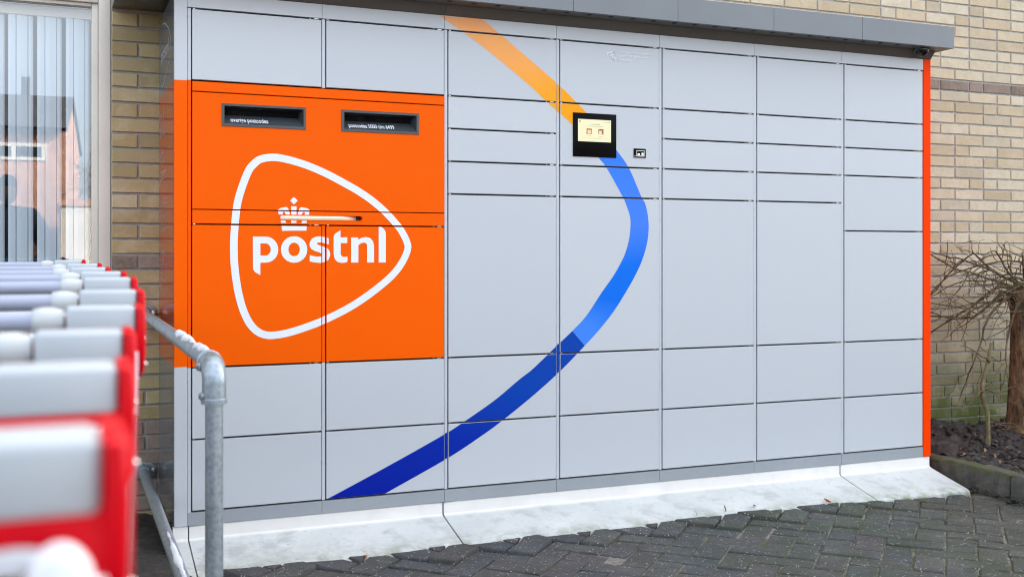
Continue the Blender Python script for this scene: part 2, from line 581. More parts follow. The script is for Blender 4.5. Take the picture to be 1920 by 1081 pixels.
def mat_bark(name, a, c, scale):
    m, nt, b, N, L = nodes(name)
    tc = N('ShaderNodeTexCoord')
    mp = N('ShaderNodeMapping'); mp.inputs['Scale'].default_value = (1, 1, 0.28)
    L(tc.outputs['Object'], mp.inputs['Vector'])
    n = noise(nt, scale, 8, 0.75, vec=mp.outputs[0])
    L(ramp(nt, n, [(0.38, a), (0.52, tuple(x * 0.55 + y * 0.45 for x, y in zip(a, c))), (0.64, c)]), b.inputs['Base Color'])
    b.inputs['Roughness'].default_value = 0.9
    bump(nt, b, n, 1.0, 0.02)
    return m
M['bark'] = mat_bark('rough_bark', (0.035, 0.022, 0.012), (0.34, 0.21, 0.10), 34)
M['twig'] = mat_bark('twig_bark', (0.045, 0.032, 0.016), (0.27, 0.195, 0.10), 25)
M['sapling'] = mat_bark('green_brown_bark', (0.12, 0.105, 0.05), (0.30, 0.27, 0.13), 40)


def mat_asphalt():
    m, nt, b, N, L = nodes('asphalt')
    P_ = wpos(nt)
    L(ramp(nt, noise(nt, 3, 8, 0.8, vec=P_), [(0.3, (0.06, 0.06, 0.058)), (0.7, (0.13, 0.125, 0.12))]), b.inputs['Base Color'])
    b.inputs['Roughness'].default_value = 0.9
    return m
M['asphalt'] = mat_asphalt()


def mat_blind():
    m, nt, b, N, L = nodes('sky_tinted_blind_fabric')
    b.inputs['Base Color'].default_value = (0.66, 0.74, 0.80, 1)  # pale slats; blue of the reflected sky is put into their colour
    b.inputs['Roughness'].default_value = 0.8
    bump(nt, b, noise(nt, 500, 3), 0.2, 0.001)
    return m
M['blind'] = mat_blind()


def mat_glass():
    m, nt, b, N, L = nodes('window_glass')
    nt.nodes.remove(b)
    out = nt.nodes['Material Output']
    tr = N('ShaderNodeBsdfTransparent'); tr.inputs[0].default_value = (0.93, 0.97, 0.98, 1)
    gl = N('ShaderNodeBsdfGlossy'); gl.inputs['Roughness'].default_value = 0.0
    gl.inputs['Color'].default_value = (1, 1, 1, 1)
    lw = N('ShaderNodeLayerWeight'); lw.inputs['Blend'].default_value = 0.5
    fr = math_n(nt, 'ADD', math_n(nt, 'MULTIPLY', math_n(nt, 'POWER', lw.outputs['Facing'], 5.0), 0.86), 0.15)
    mx = N('ShaderNodeMixShader')
    L(fr, mx.inputs[0]); L(tr.outputs[0], mx.inputs[1]); L(gl.outputs[0], mx.inputs[2])
    L(mx.outputs[0], out.inputs['Surface'])
    return m
M['glass'] = mat_glass()


def mat_emit(name, c, s):
    m, nt, b, N, L = nodes(name)
    b.inputs['Base Color'].default_value = (0.02, 0.02, 0.02, 1)
    b.inputs['Emission Color'].default_value = (*c, 1)
    b.inputs['Emission Strength'].default_value = s
    b.inputs['Roughness'].default_value = 0.15
    return m
M['display'] = mat_emit('lit_display', (0.74, 0.72, 0.46), 0.18)
M['icon1'] = mat_emit('display_orange', (0.62, 0.22, 0.05), 0.16)
M['icon2'] = mat_emit('display_cream', (0.9, 0.62, 0.34), 0.17)
M['icon3'] = mat_emit('display_grey', (0.30, 0.29, 0.22), 0.15)
M['icon4'] = mat_emit('display_brown', (0.08, 0.035, 0.02), 0.15)
M['leaf'] = paint('orange_leaf', (0.42, 0.10, 0.015), 0.6, var=0.25)
M['litter'] = paint('brown_leaf_litter', (0.15, 0.095, 0.058), 0.8, var=0.4)
M['moss'] = paint('moss_tuft', (0.085, 0.10, 0.018), 0.9, var=0.3)

# ------------------------------------------------------------------ printed artwork on the locker front (x, z in metres)
STRIPE_L = [[0.989,2.1311],[1.123,2.0544],[1.2544,1.9687],[1.4007,1.8645],[1.471,1.8079],[1.5998,1.71],[1.6686,1.641],[1.7262,1.5732],[1.7675,1.5264],[1.8451,1.405],[1.8586,1.3793],[1.8815,1.3184],[1.8836,1.2694],[1.8745,1.2078],[1.8502,1.1406],[1.8015,1.0611],[1.7394,0.983],[1.6649,0.8844],[1.5957,0.8189],[1.5191,0.7555],[1.4107,0.6643],[1.3461,0.6208],[1.2342,0.5396],[1.1071,0.4635],[1.0076,0.4092],[0.7534,0.291],[0.5137,0.1846],[0.4466,0.1543]]
STRIPE_R = [[1.1727,2.1349],[1.2544,2.0798],[1.5201,1.8892],[1.5882,1.8343],[1.6652,1.7672],[1.7421,1.6908],[1.8119,1.6127],[1.8766,1.5323],[1.9398,1.407],[1.957,1.3812],[1.971,1.3321],[1.9768,1.2765],[1.971,1.2145],[1.9518,1.1465],[1.9202,1.0788],[1.8709,0.9994],[1.8015,0.9028],[1.726,0.8195],[1.6561,0.7533],[1.5375,0.6478],[1.4107,0.55],[1.2751,0.4562],[1.176,0.3949],[1.0249,0.312],[0.7534,0.1871],[0.6836,0.1561]]
RING = [[0.1428,1.2192],[0.1518,1.3229],[0.166,1.3895],[0.1967,1.4734],[0.2213,1.5073],[0.2501,1.5293],[0.2918,1.5392],[0.3335,1.5386],[0.3927,1.5268],[0.4525,1.5088],[0.5218,1.481],[0.5921,1.4464],[0.6485,1.4164],[0.7054,1.3801],[0.763,1.3335],[0.8211,1.2725],[0.8462,1.2346],[0.861,1.2026],[0.8651,1.1785],[0.8546,1.142],[0.8295,1.0979],[0.7961,1.0581],[0.7507,1.0187],[0.681,0.9682],[0.6082,0.9242],[0.5126,0.8794],[0.4331,0.8509],[0.3635,0.8316],[0.3137,0.8242],[0.2797,0.8252],[0.2495,0.835],[0.2231,0.8546],[0.2007,0.8836],[0.1822,0.9219],[0.1674,0.9674],[0.1544,1.0279],[0.1458,1.0921],[0.1422,1.1484]]
G_p = [[[0.2277,1.2191],[0.2768,1.2194],[0.2875,1.2182],[0.2977,1.2145],[0.3069,1.2086],[0.3145,1.2006],[0.3203,1.1911],[0.3239,1.1804],[0.3251,1.1692],[0.3239,1.1579],[0.3203,1.1473],[0.3145,1.1377],[0.3069,1.1297],[0.2977,1.1237],[0.2875,1.12],[0.2768,1.1188],[0.2563,1.1188],[0.2563,1.0705],[0.2412,1.0797],[0.2322,1.087],[0.2283,1.0971]],[[0.2563,1.1928],[0.2759,1.1929],[0.2822,1.1917],[0.2878,1.1884],[0.2923,1.1833],[0.2952,1.1768],[0.2962,1.1696],[0.2952,1.1624],[0.2923,1.1558],[0.2878,1.1507],[0.2822,1.1474],[0.2759,1.1462],[0.2563,1.1462]]]
G_o = [[[0.4386,1.1698],[0.4368,1.1563],[0.4316,1.1438],[0.4233,1.133],[0.4126,1.1247],[0.4,1.1196],[0.3867,1.1179],[0.3733,1.1197],[0.3609,1.1249],[0.3502,1.1331],[0.3421,1.1438],[0.3369,1.1563],[0.3352,1.1696],[0.3369,1.183],[0.3421,1.1955],[0.3502,1.2062],[0.3609,1.2145],[0.3733,1.2198],[0.3867,1.2216],[0.4,1.22],[0.4126,1.2148],[0.4233,1.2066],[0.4316,1.1959],[0.4368,1.1833]],[[0.4091,1.1699],[0.4083,1.1631],[0.4061,1.1567],[0.4025,1.1512],[0.3979,1.147],[0.3924,1.1443],[0.3867,1.1434],[0.3809,1.1443],[0.3755,1.147],[0.3708,1.1512],[0.3673,1.1566],[0.3651,1.163],[0.3643,1.1699],[0.3651,1.1767],[0.3673,1.1831],[0.3708,1.1886],[0.3755,1.1928],[0.3809,1.1955],[0.3867,1.1964],[0.3924,1.1955],[0.3979,1.1929],[0.4025,1.1887],[0.4061,1.1832],[0.4083,1.1768]]]
G_s = [[[0.5234,1.2141],[0.5092,1.2187],[0.4934,1.2217],[0.4746,1.2207],[0.4573,1.2128],[0.448,1.1982],[0.4473,1.1843],[0.4542,1.1719],[0.4699,1.1635],[0.4871,1.1586],[0.4959,1.1533],[0.4978,1.148],[0.4934,1.1433],[0.4824,1.1415],[0.4652,1.1437],[0.448,1.148],[0.448,1.1229],[0.4683,1.1192],[0.4887,1.1172],[0.5092,1.1203],[0.5225,1.1299],[0.5297,1.1471],[0.5282,1.162],[0.5187,1.1745],[0.5029,1.1813],[0.4856,1.1866],[0.4777,1.1903],[0.4764,1.1943],[0.4808,1.1971],[0.4903,1.1978],[0.506,1.1953],[0.5234,1.1904]]]
G_t = [[[0.571,1.2456],[0.571,1.2183],[0.5986,1.2185],[0.5986,1.1956],[0.5717,1.1955],[0.5717,1.1568],[0.5734,1.1466],[0.5806,1.1408],[0.5902,1.1403],[0.5993,1.1419],[0.5993,1.1214],[0.589,1.1179],[0.5746,1.1168],[0.5578,1.1215],[0.5478,1.1333],[0.5435,1.1509],[0.5435,1.2212],[0.5471,1.2294],[0.5578,1.2389]]]
G_n = [[[0.6142,1.2181],[0.6433,1.2183],[0.6438,1.2093],[0.6567,1.2167],[0.6737,1.2204],[0.692,1.2162],[0.7036,1.2037],[0.7085,1.1866],[0.7085,1.1181],[0.6798,1.1181],[0.6798,1.1853],[0.6776,1.1931],[0.6725,1.1969],[0.6652,1.1976],[0.6542,1.1947],[0.6438,1.1875],[0.6438,1.1182],[0.6142,1.1183]]]
G_l = [[[0.7277,1.2648],[0.7375,1.2625],[0.7499,1.2524],[0.7561,1.2429],[0.7573,1.2369],[0.7573,1.1179],[0.7277,1.118]]]
CROWN = [[[0.3856,1.3744],[0.401,1.3605],[0.3862,1.3448],[0.3708,1.3599]],[[0.3754,1.3378],[0.3961,1.3382],[0.3961,1.2735],[0.3754,1.2732]],[[0.3239,1.3232],[0.3337,1.3304],[0.3573,1.3351],[0.3643,1.3284],[0.3714,1.3039],[0.3551,1.3037],[0.3505,1.3153],[0.3438,1.3152],[0.3419,1.3103],[0.356,1.273],[0.3367,1.2728],[0.326,1.3094]],[[0.4458,1.3103],[0.4349,1.273],[0.4153,1.2728],[0.4296,1.3107],[0.4277,1.3156],[0.4209,1.3155],[0.4162,1.3037],[0.3998,1.3034],[0.4069,1.3282],[0.414,1.3351],[0.438,1.3312],[0.448,1.3242]],[[0.3382,1.2642],[0.4358,1.2643],[0.4352,1.2436],[0.3389,1.2422]]]

# ================================================================== SETTING
WALL_Y = 0.59
COURSE = 0.0635


def smooth(a, b, x):
    t = max(0.0, min(1.0, (x - a) / (b - a)))
    return t * t * (3 - 2 * t)


def G(x, y):
    """ground height: level in front of the locker, falling away from the wall under the trolleys"""
    left = 0.0124 + 0.01845 * (max(y, -4.4) + 3.778)
    return left * smooth(0.12, -0.33, x) - 0.016 * smooth(2.7, 3.45, x)


def wparent(o, parent):
    o.parent = parent
    o.matrix_parent_inverse = Matrix.Translation(-Vector(parent.location))
    return o


# ---- far ground
mb = MB()
mb.face([(-400, -400, -0.09), (400, -400, -0.09), (400, 400, -0.09), (-400, 400, -0.09)])
tag(mb.build('ground', M['asphalt']), kind='structure')

# ---- dirt strip between the trolleys and the locker
mb = MB()
rows = []
ny, nx = 90, 40
for j in range(ny + 1):
    y = -2.2 + (WALL_Y + 2.2) * j / ny
    rows.append([(x, y, G(x, y) - 0.004 + 0.012 * math.sin(19 * x + 7 * y) * math.sin(23 * y - 5 * x) + rnd.uniform(-0.005, 0.006)) for x in [-1.15 + 1.12 * i / nx for i in range(nx + 1)]])
mb.quad_grid(rows)
tag(mb.build('dirt_strip', M['dirt'], smooth=True), kind='structure')

# ---- paving bed with individual pavers in 45 degree herringbone
mb = MB()
rows = []
for j in range(61):
    y = -7.0 + 7.55 * j / 60
    rows.append([(x, y, G(x, y) - (0.0065 if (x > -0.02 or y < -2.1) else 0.05)) for x in [-4 + 7.74 * i / 60 for i in range(61)]])
mb.quad_grid(rows)
paving = tag(mb.build('paving', M['sand'], smooth=True), kind='structure')

CPH, SPH = math.cos(0.40515), math.sin(0.40515)


def in_view(x, y, z, pad=40):
    dx, dy = x + 0.5131, y + 4.2546
    X, D = dx * CPH - dy * SPH, dx * SPH + dy * CPH
    if D < 0.1:
        return False
    u, v = 960 + 2050 * X / D, 477 - 2050 * (z - 1.15) / D
    return -pad < u < 1920 + pad and -pad < v < 1081 + pad


def clip_half(poly, a, b, c):
    """keep a*x + b*y <= c"""
    out = []
    for i in range(len(poly)):
        p, q = poly[i], poly[(i + 1) % len(poly)]
        dp, dq = a * p[0] + b * p[1] - c, a * q[0] + b * q[1] - c
        if dp <= 0:
            out.append(p)
        if (dp < 0) != (dq < 0) and abs(dp - dq) > 1e-12:
            t = dp / (dp - dq)
            out.append((p[0] + (q[0] - p[0]) * t, p[1] + (q[1] - p[1]) * t))
    return out


def area(poly):
    return 0.5 * sum(poly[i][0] * poly[(i + 1) % len(poly)][1] - poly[(i + 1) % len(poly)][0] * poly[i][1] for i in range(len(poly)))


PITCH = 0.1125
OX, OY = 1.844, -0.446
S2 = math.sqrt(0.5)
field = MB()
n_pav = 0
for i in range(-60, 60):
    for j in range(-60, 60):
        d = (i - j) % 4
        if d == 0:
            cell = (i, j, 2, 1)
        elif d == 3:
            cell = (i, j, 1, 2)
        else:
            continue
        g = 0.0036 + rnd.uniform(-0.0016, 0.002)
        u0, v0 = cell[0] * PITCH + g, cell[1] * PITCH + g
        u1, v1 = (cell[0] + cell[2]) * PITCH - g, (cell[1] + cell[3]) * PITCH - g
        P4 = [(OX + (u - v) * S2, OY + (u + v) * S2) for u, v in ((u0, v0), (u1, v0), (u1, v1), (u0, v1))]
        cx, cy = sum(p[0] for p in P4) / 4, sum(p[1] for p in P4) / 4
        if cx < -3 or cx > 3.9 or cy < -5.2 or cy > 0 or (cx < 0.0 and cy > -2.1):
            continue
        ang = rnd.gauss(0, 0.008)
        jx, jy = rnd.gauss(0, 0.0012), rnd.gauss(0, 0.0012)
        P4 = [(cx + jx + (x - cx) * math.cos(ang) - (y - cy) * math.sin(ang), cy + jy + (x - cx) * math.sin(ang) + (y - cy) * math.cos(ang)) for x, y in P4]
        edge = (-0.246 if cx < 3.58 else -0.275) + rnd.uniform(-0.004, 0.004)
        Q = clip_half(P4, 0.0, 1.0, edge)
        cut = len(Q) != 4 or any(abs(p[1] - edge) < 1e-9 for p in Q)
        Q = clip_half(Q, 1.0, 0.0, 3.695)
        Q = clip_half(Q, -1.0, 0.0, 0.05) if cy > -2.1 else Q
        if len(Q) < 3 or abs(area(Q)) < 0.0003:
            continue
        Q2 = []
        for p, q in zip(Q, Q[1:] + Q[:1]):           # worn, slightly ragged edges
            m_ = max(1, int(math.hypot(q[0] - p[0], q[1] - p[1]) / 0.035))
            for k in range(m_):
                t = k / m_
                Q2.append((p[0] + (q[0] - p[0]) * t + rnd.gauss(0, 0.0007), p[1] + (q[1] - p[1]) * t + rnd.gauss(0, 0.0007)))
        Q = Q2
        n = len(Q)
        cx, cy = sum(p[0] for p in Q) / n, sum(p[1] for p in Q) / n
        z0 = rnd.gauss(0, 0.0022)
        tx, ty = rnd.gauss(0, 0.013), rnd.gauss(0, 0.013)
        lift = (0.005 + rnd.uniform(0, 0.010)) if (cut and cx < 3.58) else 0.0

        def top(x, y):
            z = G(x, y) + z0 + tx * (x - cx) + ty * (y - cy)
            if cut:
                z += lift + 0.24 * max(0.0, y + 0.275)
            return z
        rowo, rowm, rowi, rowb = [], [], [], []
        for p in Q:
            dx, dy = cx - p[0], cy - p[1]
            L_ = math.hypot(dx, dy)
            rowb.append((p[0], p[1], top(p[0], p[1]) - 0.05))
            rowo.append((p[0], p[1], top(p[0], p[1]) - 0.006))
            rowm.append((p[0] + dx / L_ * 0.0028, p[1] + dy / L_ * 0.0028, top(p[0], p[1]) - 0.0022))
            rowi.append((p[0] + dx / L_ * 0.0075, p[1] + dy / L_ * 0.0075, top(p[0], p[1])))
        vis = in_view(cx, cy, 0, 60) and cx > 0.0 and n_pav < 290
        t = MB() if vis else field
        t.quad_grid([rowb, rowo, rowm, rowi], close=True)
        t.face(rowi)
        if vis:
            n_pav += 1
            o = t.build('paver', M['paver'], paving, recalc=False, smooth=50)
tag(field.build('paver_field', M['paver'], paving, recalc=False), kind='stuff')

# ---- planting bed
mb = MB()
rows = []
for j in range(91):
    y = -2.6 + 3.18 * j / 90
    r = []
    for i in range(71):
        x = 3.79 + 2.4 * i / 70
        h = 0.085 + 0.065 * smooth(-0.3, 0.5, y) + 0.02 * smooth(3.8, 4.2, x)
        h += 0.018 * math.sin(9 * x + 3 * y) * math.sin(11 * y + 2) + 0.012 * math.sin(31 * x - 12 * y) * math.cos(27 * y) + rnd.uniform(-0.016, 0.018)
        r.append((x, y, h - 0.015 * (i == 0)))
    rows.append(r)
mb.quad_grid(rows)
tag(mb.build('soil_bed', M['soil'], smooth=40), kind='structure')


def clod(mb, x, y, z, s):
    bm = bmesh.new()
    bmesh.ops.create_icosphere(bm, subdivisions=1, radius=s)
    k = Vector((rnd.uniform(0.7, 1.4), rnd.uniform(0.7, 1.4), rnd.uniform(0.5, 0.8)))
    for v in bm.verts:
        v.co = Vector((v.co.x * k.x, v.co.y * k.y, v.co.z * k.z)) * rnd.uniform(0.75, 1.25) + Vector((x, y, z))
    mb.bm(bm)


mb = MB()
for _ in range(900):
    x, y = rnd.uniform(3.82, 5.2), rnd.uniform(-1.0, 0.55)
    h = 0.09 + 0.065 * smooth(-0.3, 0.5, y) + 0.02 * smooth(3.8, 4.2, x)
    clod(mb, x, y, h, rnd.choice((0.006, 0.009, 0.012, 0.016, 0.022)))
tag(mb.build('soil_clods', M['soil'], smooth=60), label='loose dark clods of earth on the planting bed', cat='soil', kind='stuff')


def leaf(mb, x, y, z, s, c=None):
    a, t1, t2 = rnd.uniform(0, 6.28), rnd.uniform(-0.9, 0.9), rnd.uniform(-0.6, 0.6)
    mt = Matrix.Translation((x, y, z)) @ Matrix.Rotation(a, 4, 'Z') @ Matrix.Rotation(t1, 4, 'X') @ Matrix.Rotation(t2, 4, 'Y')
    pr = [(0, -1, 0), (0.32, -0.5, 0.12), (0.42, 0, 0.16), (0.3, 0.5, 0.12), (0, 1, 0.05), (-0.3, 0.5, 0.14), (-0.42, 0, 0.18), (-0.32, -0.5, 0.12)]
    pts = [mt @ (Vector(p) * s) for p in pr]
    m0, m1 = mt @ Vector((0, -0.4 * s, 0)), mt @ Vector((0, 0.4 * s, 0.02 * s))
    mb.face([pts[0], pts[1], pts[2], m0], c); mb.face([m0, pts[2], pts[3], m1], c); mb.face([m1, pts[3], pts[4]], c)
    mb.face([pts[0], m0, pts[6], pts[7]], c); mb.face([m0, m1, pts[5], pts[6]], c); mb.face([m1, pts[4], pts[5]], c)


mb = MB()
for _ in range(420):
    x, y = rnd.uniform(3.82, 5.2), rnd.uniform(-0.9, 0.55)
    h = 0.10 + 0.065 * smooth(-0.3, 0.5, y) + 0.02 * smooth(3.8, 4.2, x)
    leaf(mb, x, y, h - 0.004, rnd.uniform(0.008, 0.022))
tag(mb.build('leaf_litter', M['litter'], smooth=True), label='rotting brown leaves scattered over the planting bed', cat='leaves', kind='stuff')

# gravel, crumbs and moss tufts lying in the joints and along the toe of the plinth
mb = MB(); mg = MB()
for _ in range(520):
    x = rnd.uniform(0.2, 3.69)
    y = rnd.choice((rnd.uniform(-1.4, -0.25), rnd.uniform(-0.42, -0.22)))
    if x > 3.62 and rnd.random() < 0.8:
        y = rnd.uniform(-0.5, 0.4)
    clod(mb, x, y, 0.003 + max(0, (y + 0.27) * 0.25), rnd.choice((0.0012, 0.0018, 0.0018, 0.0026)))
for _ in range(120):
    y = rnd.uniform(-0.55, 0.5)
    clod(mb, rnd.uniform(3.625, 3.70), y, rnd.uniform(-0.005, 0.01), rnd.choice((0.006, 0.010, 0.015)))
tag(mb.build('grit', M['dirt'], smooth=60), label='fine grit and crumbs scattered over the dark pavers', cat='grit', kind='stuff')
for _ in range(330):
    d = rnd.randint(-14, 14)
    s = rnd.uniform(-16, 16)
    u, v = (d * PITCH, s * PITCH) if rnd.random() < 0.6 else (s * PITCH, d * PITCH)
    x, y = OX + (u - v) * S2, OY + (u + v) * S2
    if x > 3.66 or y > -0.28 or x < 1.3 or rnd.random() > smooth(1.2, 2.6, x):
        continue
    clod(mg, x, y, -0.006, rnd.choice((0.004, 0.006, 0.007)))
tag(mg.build('joint_moss', M['moss'], smooth=60), label='olive moss growing in the joints between pavers', cat='moss', kind='stuff')

# ---- kerb stones edging the bed
ks = [(0.575, 'mossy kerb stone behind the locker corner, running up to the brick wall'),
      (-0.42, 'mossy concrete kerb stone beside the pale plinth end and the earth bed'),
      (-1.42, 'dark kerb stone at the right edge of the picture, next after the mossy one')]
for k, (y1, lab) in enumerate(ks):
    y0 = y1 - 0.99
    mb = MB()
    ns = 24
    rows = []
    for i in range(ns + 1):
        y = y0 + 0.002 + (0.986) * i / ns
        w = lambda: rnd.uniform(-0.0035, 0.0035)
        e = 0.004 if i in (0, ns) else 0
        rows.append([(3.705, y, -0.08), (3.705 + w() * 0.6, y, 0.05), (3.707 + w(), y, 0.094 + w() - e), (3.716 + w(), y, 0.107 + w() - e), (3.755 + w(), y, 0.110 + w() - e), (3.796 + w(), y, 0.106 + w() - e), (3.803, y, 0.09 - e), (3.803, y, -0.08)])
    mb.quad_grid(rows)
    mb.face(rows[0]); mb.face(rows[-1][::-1])
    tag(mb.build('kerb_stone', M['kerb'], smooth=35), lab, 'kerb', 'kerb stones edging the planting bed')

# ================================================================== BRICK BUILDING
bld = empty('brick_building', (3.0, WALL_Y, 0), 'yellow brick building wall with a cream framed window behind the locker', 'building')
WX0, WX1, WZ0, WZ1 = -2.45, -0.253, 0.82, 2.95
mb = MB()
F = WALL_Y + 0.0075
H = 6.2
for (a, b_, c, d) in ((-8, WX0, 0, H), (WX1, 13, 0, H), (WX0, WX1, 0, WZ0), (WX0, WX1, WZ1, H)):
    mb.box(a, b_, F, F + 0.28, c - 0.1, d)
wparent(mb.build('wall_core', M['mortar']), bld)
mb = MB()
mb.box(-8, -7.75, F + 0.281, 9, -0.1, H); mb.box(12.75, 13, F + 0.281, 9, -0.1, H); mb.box(-8, 13, 8.75, 9, -0.1, H - 0.002); mb.box(-8.1, 13.1, F - 0.12, 9.1, H + 0.001, H + 0.3)
wparent(mb.build('rear_walls_and_roof', M['housebrick']), bld)
mb = MB()
mb.box(-2.6, -0.1, F + 0.9, F + 0.95, 0.3, 3.2)
mb.box(-2.6, -0.1, F + 0.281, F + 0.9, 0.25, 0.30)
wparent(mb.build('room_interior', M['room']), bld)


def brick_mesh(L_, seed):
    r = random.Random(seed)
    hh = COURSE - 0.0105
    b = 0.0022
    mb = MB()
    j = lambda: r.uniform(-0.0013, 0.0013)
    o = [(j(), j()), (L_ + j(), j()), (L_ + j(), hh + j()), (j(), hh + j())]
    outer = [(x, 0.012, z) for x, z in o]
    mid = [(x, b, z) for x, z in o]
    cx, cz = L_ / 2, hh / 2
    inner = [(x + math.copysign(b, cx - x), r.uniform(-0.0009, 0.0009), z + math.copysign(b, cz - z)) for x, z in o]
    return outer, mid, inner


def add_brick(mb, L_, x, z, seed, c=None):
    ou, mi, inn = brick_mesh(L_, seed)
    T = lambda pts: [(p[0] + x, p[1] + WALL_Y, p[2] + z) for p in pts]
    mb.quad_grid([T(ou), T(mi), T(inn)], close=True, c=c)
    mb.face(T(inn), c)


VAR = {}
def brick_data(L_, dark, seed):
    key = (round(L_, 3), dark, seed)
    if key not in VAR:
        t = MB()
        add_brick(t, L_, 0, 0, seed)
        t.v = [(p[0], p[1] - WALL_Y, p[2]) for p in t.v]
        me = bpy.data.meshes.new('brick')
        me.from_pydata(t.v, [], t.f)
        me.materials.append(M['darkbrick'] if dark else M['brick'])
        VAR[key] = me
    return VAR[key]


field = MB()
n_br = 0
JT = 0.0105
ncourse = int(H / COURSE)
ZOFF = 1.658 - int(1.658 / COURSE) * COURSE + JT / 2
KL, KR = int((1.1166 - ZOFF) / COURSE), int((2.1676 - ZOFF) / COURSE)
for k in range(-1, ncourse - 1):
    z = ZOFF + k * COURSE
    dark_l, dark_r = k == KL, k == KR
    segs = [(-8.0, 13.0)]
    if z + COURSE > WZ0 and z < WZ1:
        segs = [(-8.0, WX0 - 0.004), (WX1 + 0.004, 13.0)]
    for (a, b_) in segs:
        x = a
        # starting offset follows a half-bond with wild headers
        first = True
        while x < b_ - 0.03:
            if first:
                L_ = (0.10 if k % 2 else 0.21) if a > -1 else rnd.choice((0.21, 0.155, 0.10, 0.05))
                first = False
            else:
                L_ = 0.10 if rnd.random() < 0.22 else 0.21
            L_ = min(L_, b_ - x - 0.002)
            if L_ < 0.03:
                break
            cx = x + L_ / 2
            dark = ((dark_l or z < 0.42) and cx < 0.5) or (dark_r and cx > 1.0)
            vis = (in_view(cx, WALL_Y, z, 70) and ((-0.26 < cx < 0.02 and z < 2.16) or (cx > 4.08) or (z > 2.2 and cx > 2.2)) and z > 0.05)
            if vis and n_br < 300:
                n_br += 1
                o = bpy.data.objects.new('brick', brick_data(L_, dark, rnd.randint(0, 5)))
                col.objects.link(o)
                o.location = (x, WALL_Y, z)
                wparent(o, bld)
            else:
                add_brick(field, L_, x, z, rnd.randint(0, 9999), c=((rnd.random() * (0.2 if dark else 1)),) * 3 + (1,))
            x += L_ + JT
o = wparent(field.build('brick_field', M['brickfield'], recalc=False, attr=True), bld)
o['kind'] = 'stuff'

# ---- window: frame, panes
FY = WALL_Y + 0.035
win = MB()


def fr(mb, x0, x1, z0, z1, y0, y1, b=0.004):
    mb.box(x0, x1, y0, y1, z0, z1, b)


fr(win, WX1 - 0.048, WX1 - 0.001, WZ0 + 0.001, WZ1 - 0.001, FY - 0.022, FY + 0.07)
fr(win, WX0 + 0.001, WX0 + 0.048, WZ0 + 0.001, WZ1 - 0.001, FY - 0.022, FY + 0.07)
fr(win, WX0 + 0.049, WX1 - 0.049, WZ1 - 0.05, WZ1 - 0.002, FY - 0.022, FY + 0.07)
fr(win, WX0 + 0.049, WX1 - 0.049, WZ0 + 0.002, WZ0 + 0.05, FY - 0.022, FY + 0.07)
fr(win, WX0 + 0.049, WX1 - 0.049, 2.196, 2.25, FY - 0.020, FY + 0.068)
window = wparent(win.build('window', M['frame'], smooth=40), bld)
mb = MB()
fr(mb, WX1 - 0.0745, WX1 - 0.0495, WZ0 + 0.051, 2.1955, FY - 0.006, FY + 0.05, 0.003)
fr(mb, WX0 + 0.0495, WX0 + 0.0745, WZ0 + 0.051, 2.1955, FY - 0.006, FY + 0.05, 0.003)
fr(mb, WX0 + 0.075, WX1 - 0.075, WZ0 + 0.051, WZ0 + 0.076, FY - 0.006, FY + 0.05, 0.003)
fr(mb, WX0 + 0.075, WX1 - 0.075, 2.181, 2.1955, FY - 0.006, FY + 0.05, 0.003)
mb.build('casement', M['frame'], window, smooth=40)
mb = MB()
mb.box(WX0 - 0.02, WX1 - 0.0005, WALL_Y - 0.06, WALL_Y + 0.02, WZ0 - 0.03, WZ0 - 0.001, 0.004)
mb.build('sill', M['frame'], window, smooth=40)
for (z0, z1) in ((WZ0 + 0.074, 2.183), (2.248, WZ1 - 0.048)):
    mb = MB()
    x0, x1 = WX0 + 0.06, WX1 - 0.06
    mb.face([(x0, FY + 0.018, z0), (x1, FY + 0.018, z0), (x1, FY + 0.018, z1), (x0, FY + 0.018, z1)])
    mb.build('pane', M['glass'], window, recalc=False)

# ---- vertical blind behind the glass
blind = empty('vertical_blind', (-1.3, FY + 0.14, 0.86), 'pale vertical blind, reflected sky blue in its colour, hanging behind the window glass', 'blind')
mb = MB()
mb.box(WX0 + 0.06, WX1 - 0.06, FY + 0.065, FY + 0.105, 2.14, 2.18, 0.003)
wparent(mb.build('head_rail', M['frame']), blind)
pit = 0.1085
x = WX1 - 0.125
while x > WX0 + 0.12:
    mb = MB()
    ang = R(10 + rnd.uniform(-5, 5))
    # three flat bands folded along two narrow creases
    prof = [(-0.0475, 0.004), (-0.036, 0.0), (-0.0200, 0.0), (-0.0188, 0.011), (-0.0172, 0.011), (-0.0160, 0.0), (0.0, -0.002), (0.0250, 0.0), (0.0262, 0.011), (0.0278, 0.011), (0.0290, 0.0), (0.040, 0.001), (0.0475, 0.005)]
    rows = [[(x + a * math.cos(ang) - b_ * math.sin(ang), FY + 0.075 + a * math.sin(ang) + b_ * math.cos(ang), z) for a, b_ in prof] for z in (0.9, 2.14)]
    mb.quad_grid(rows)
    wparent(mb.build('slat', M['blind'], recalc=False), blind)
    x -= pit * (1 + rnd.uniform(-0.03, 0.03))

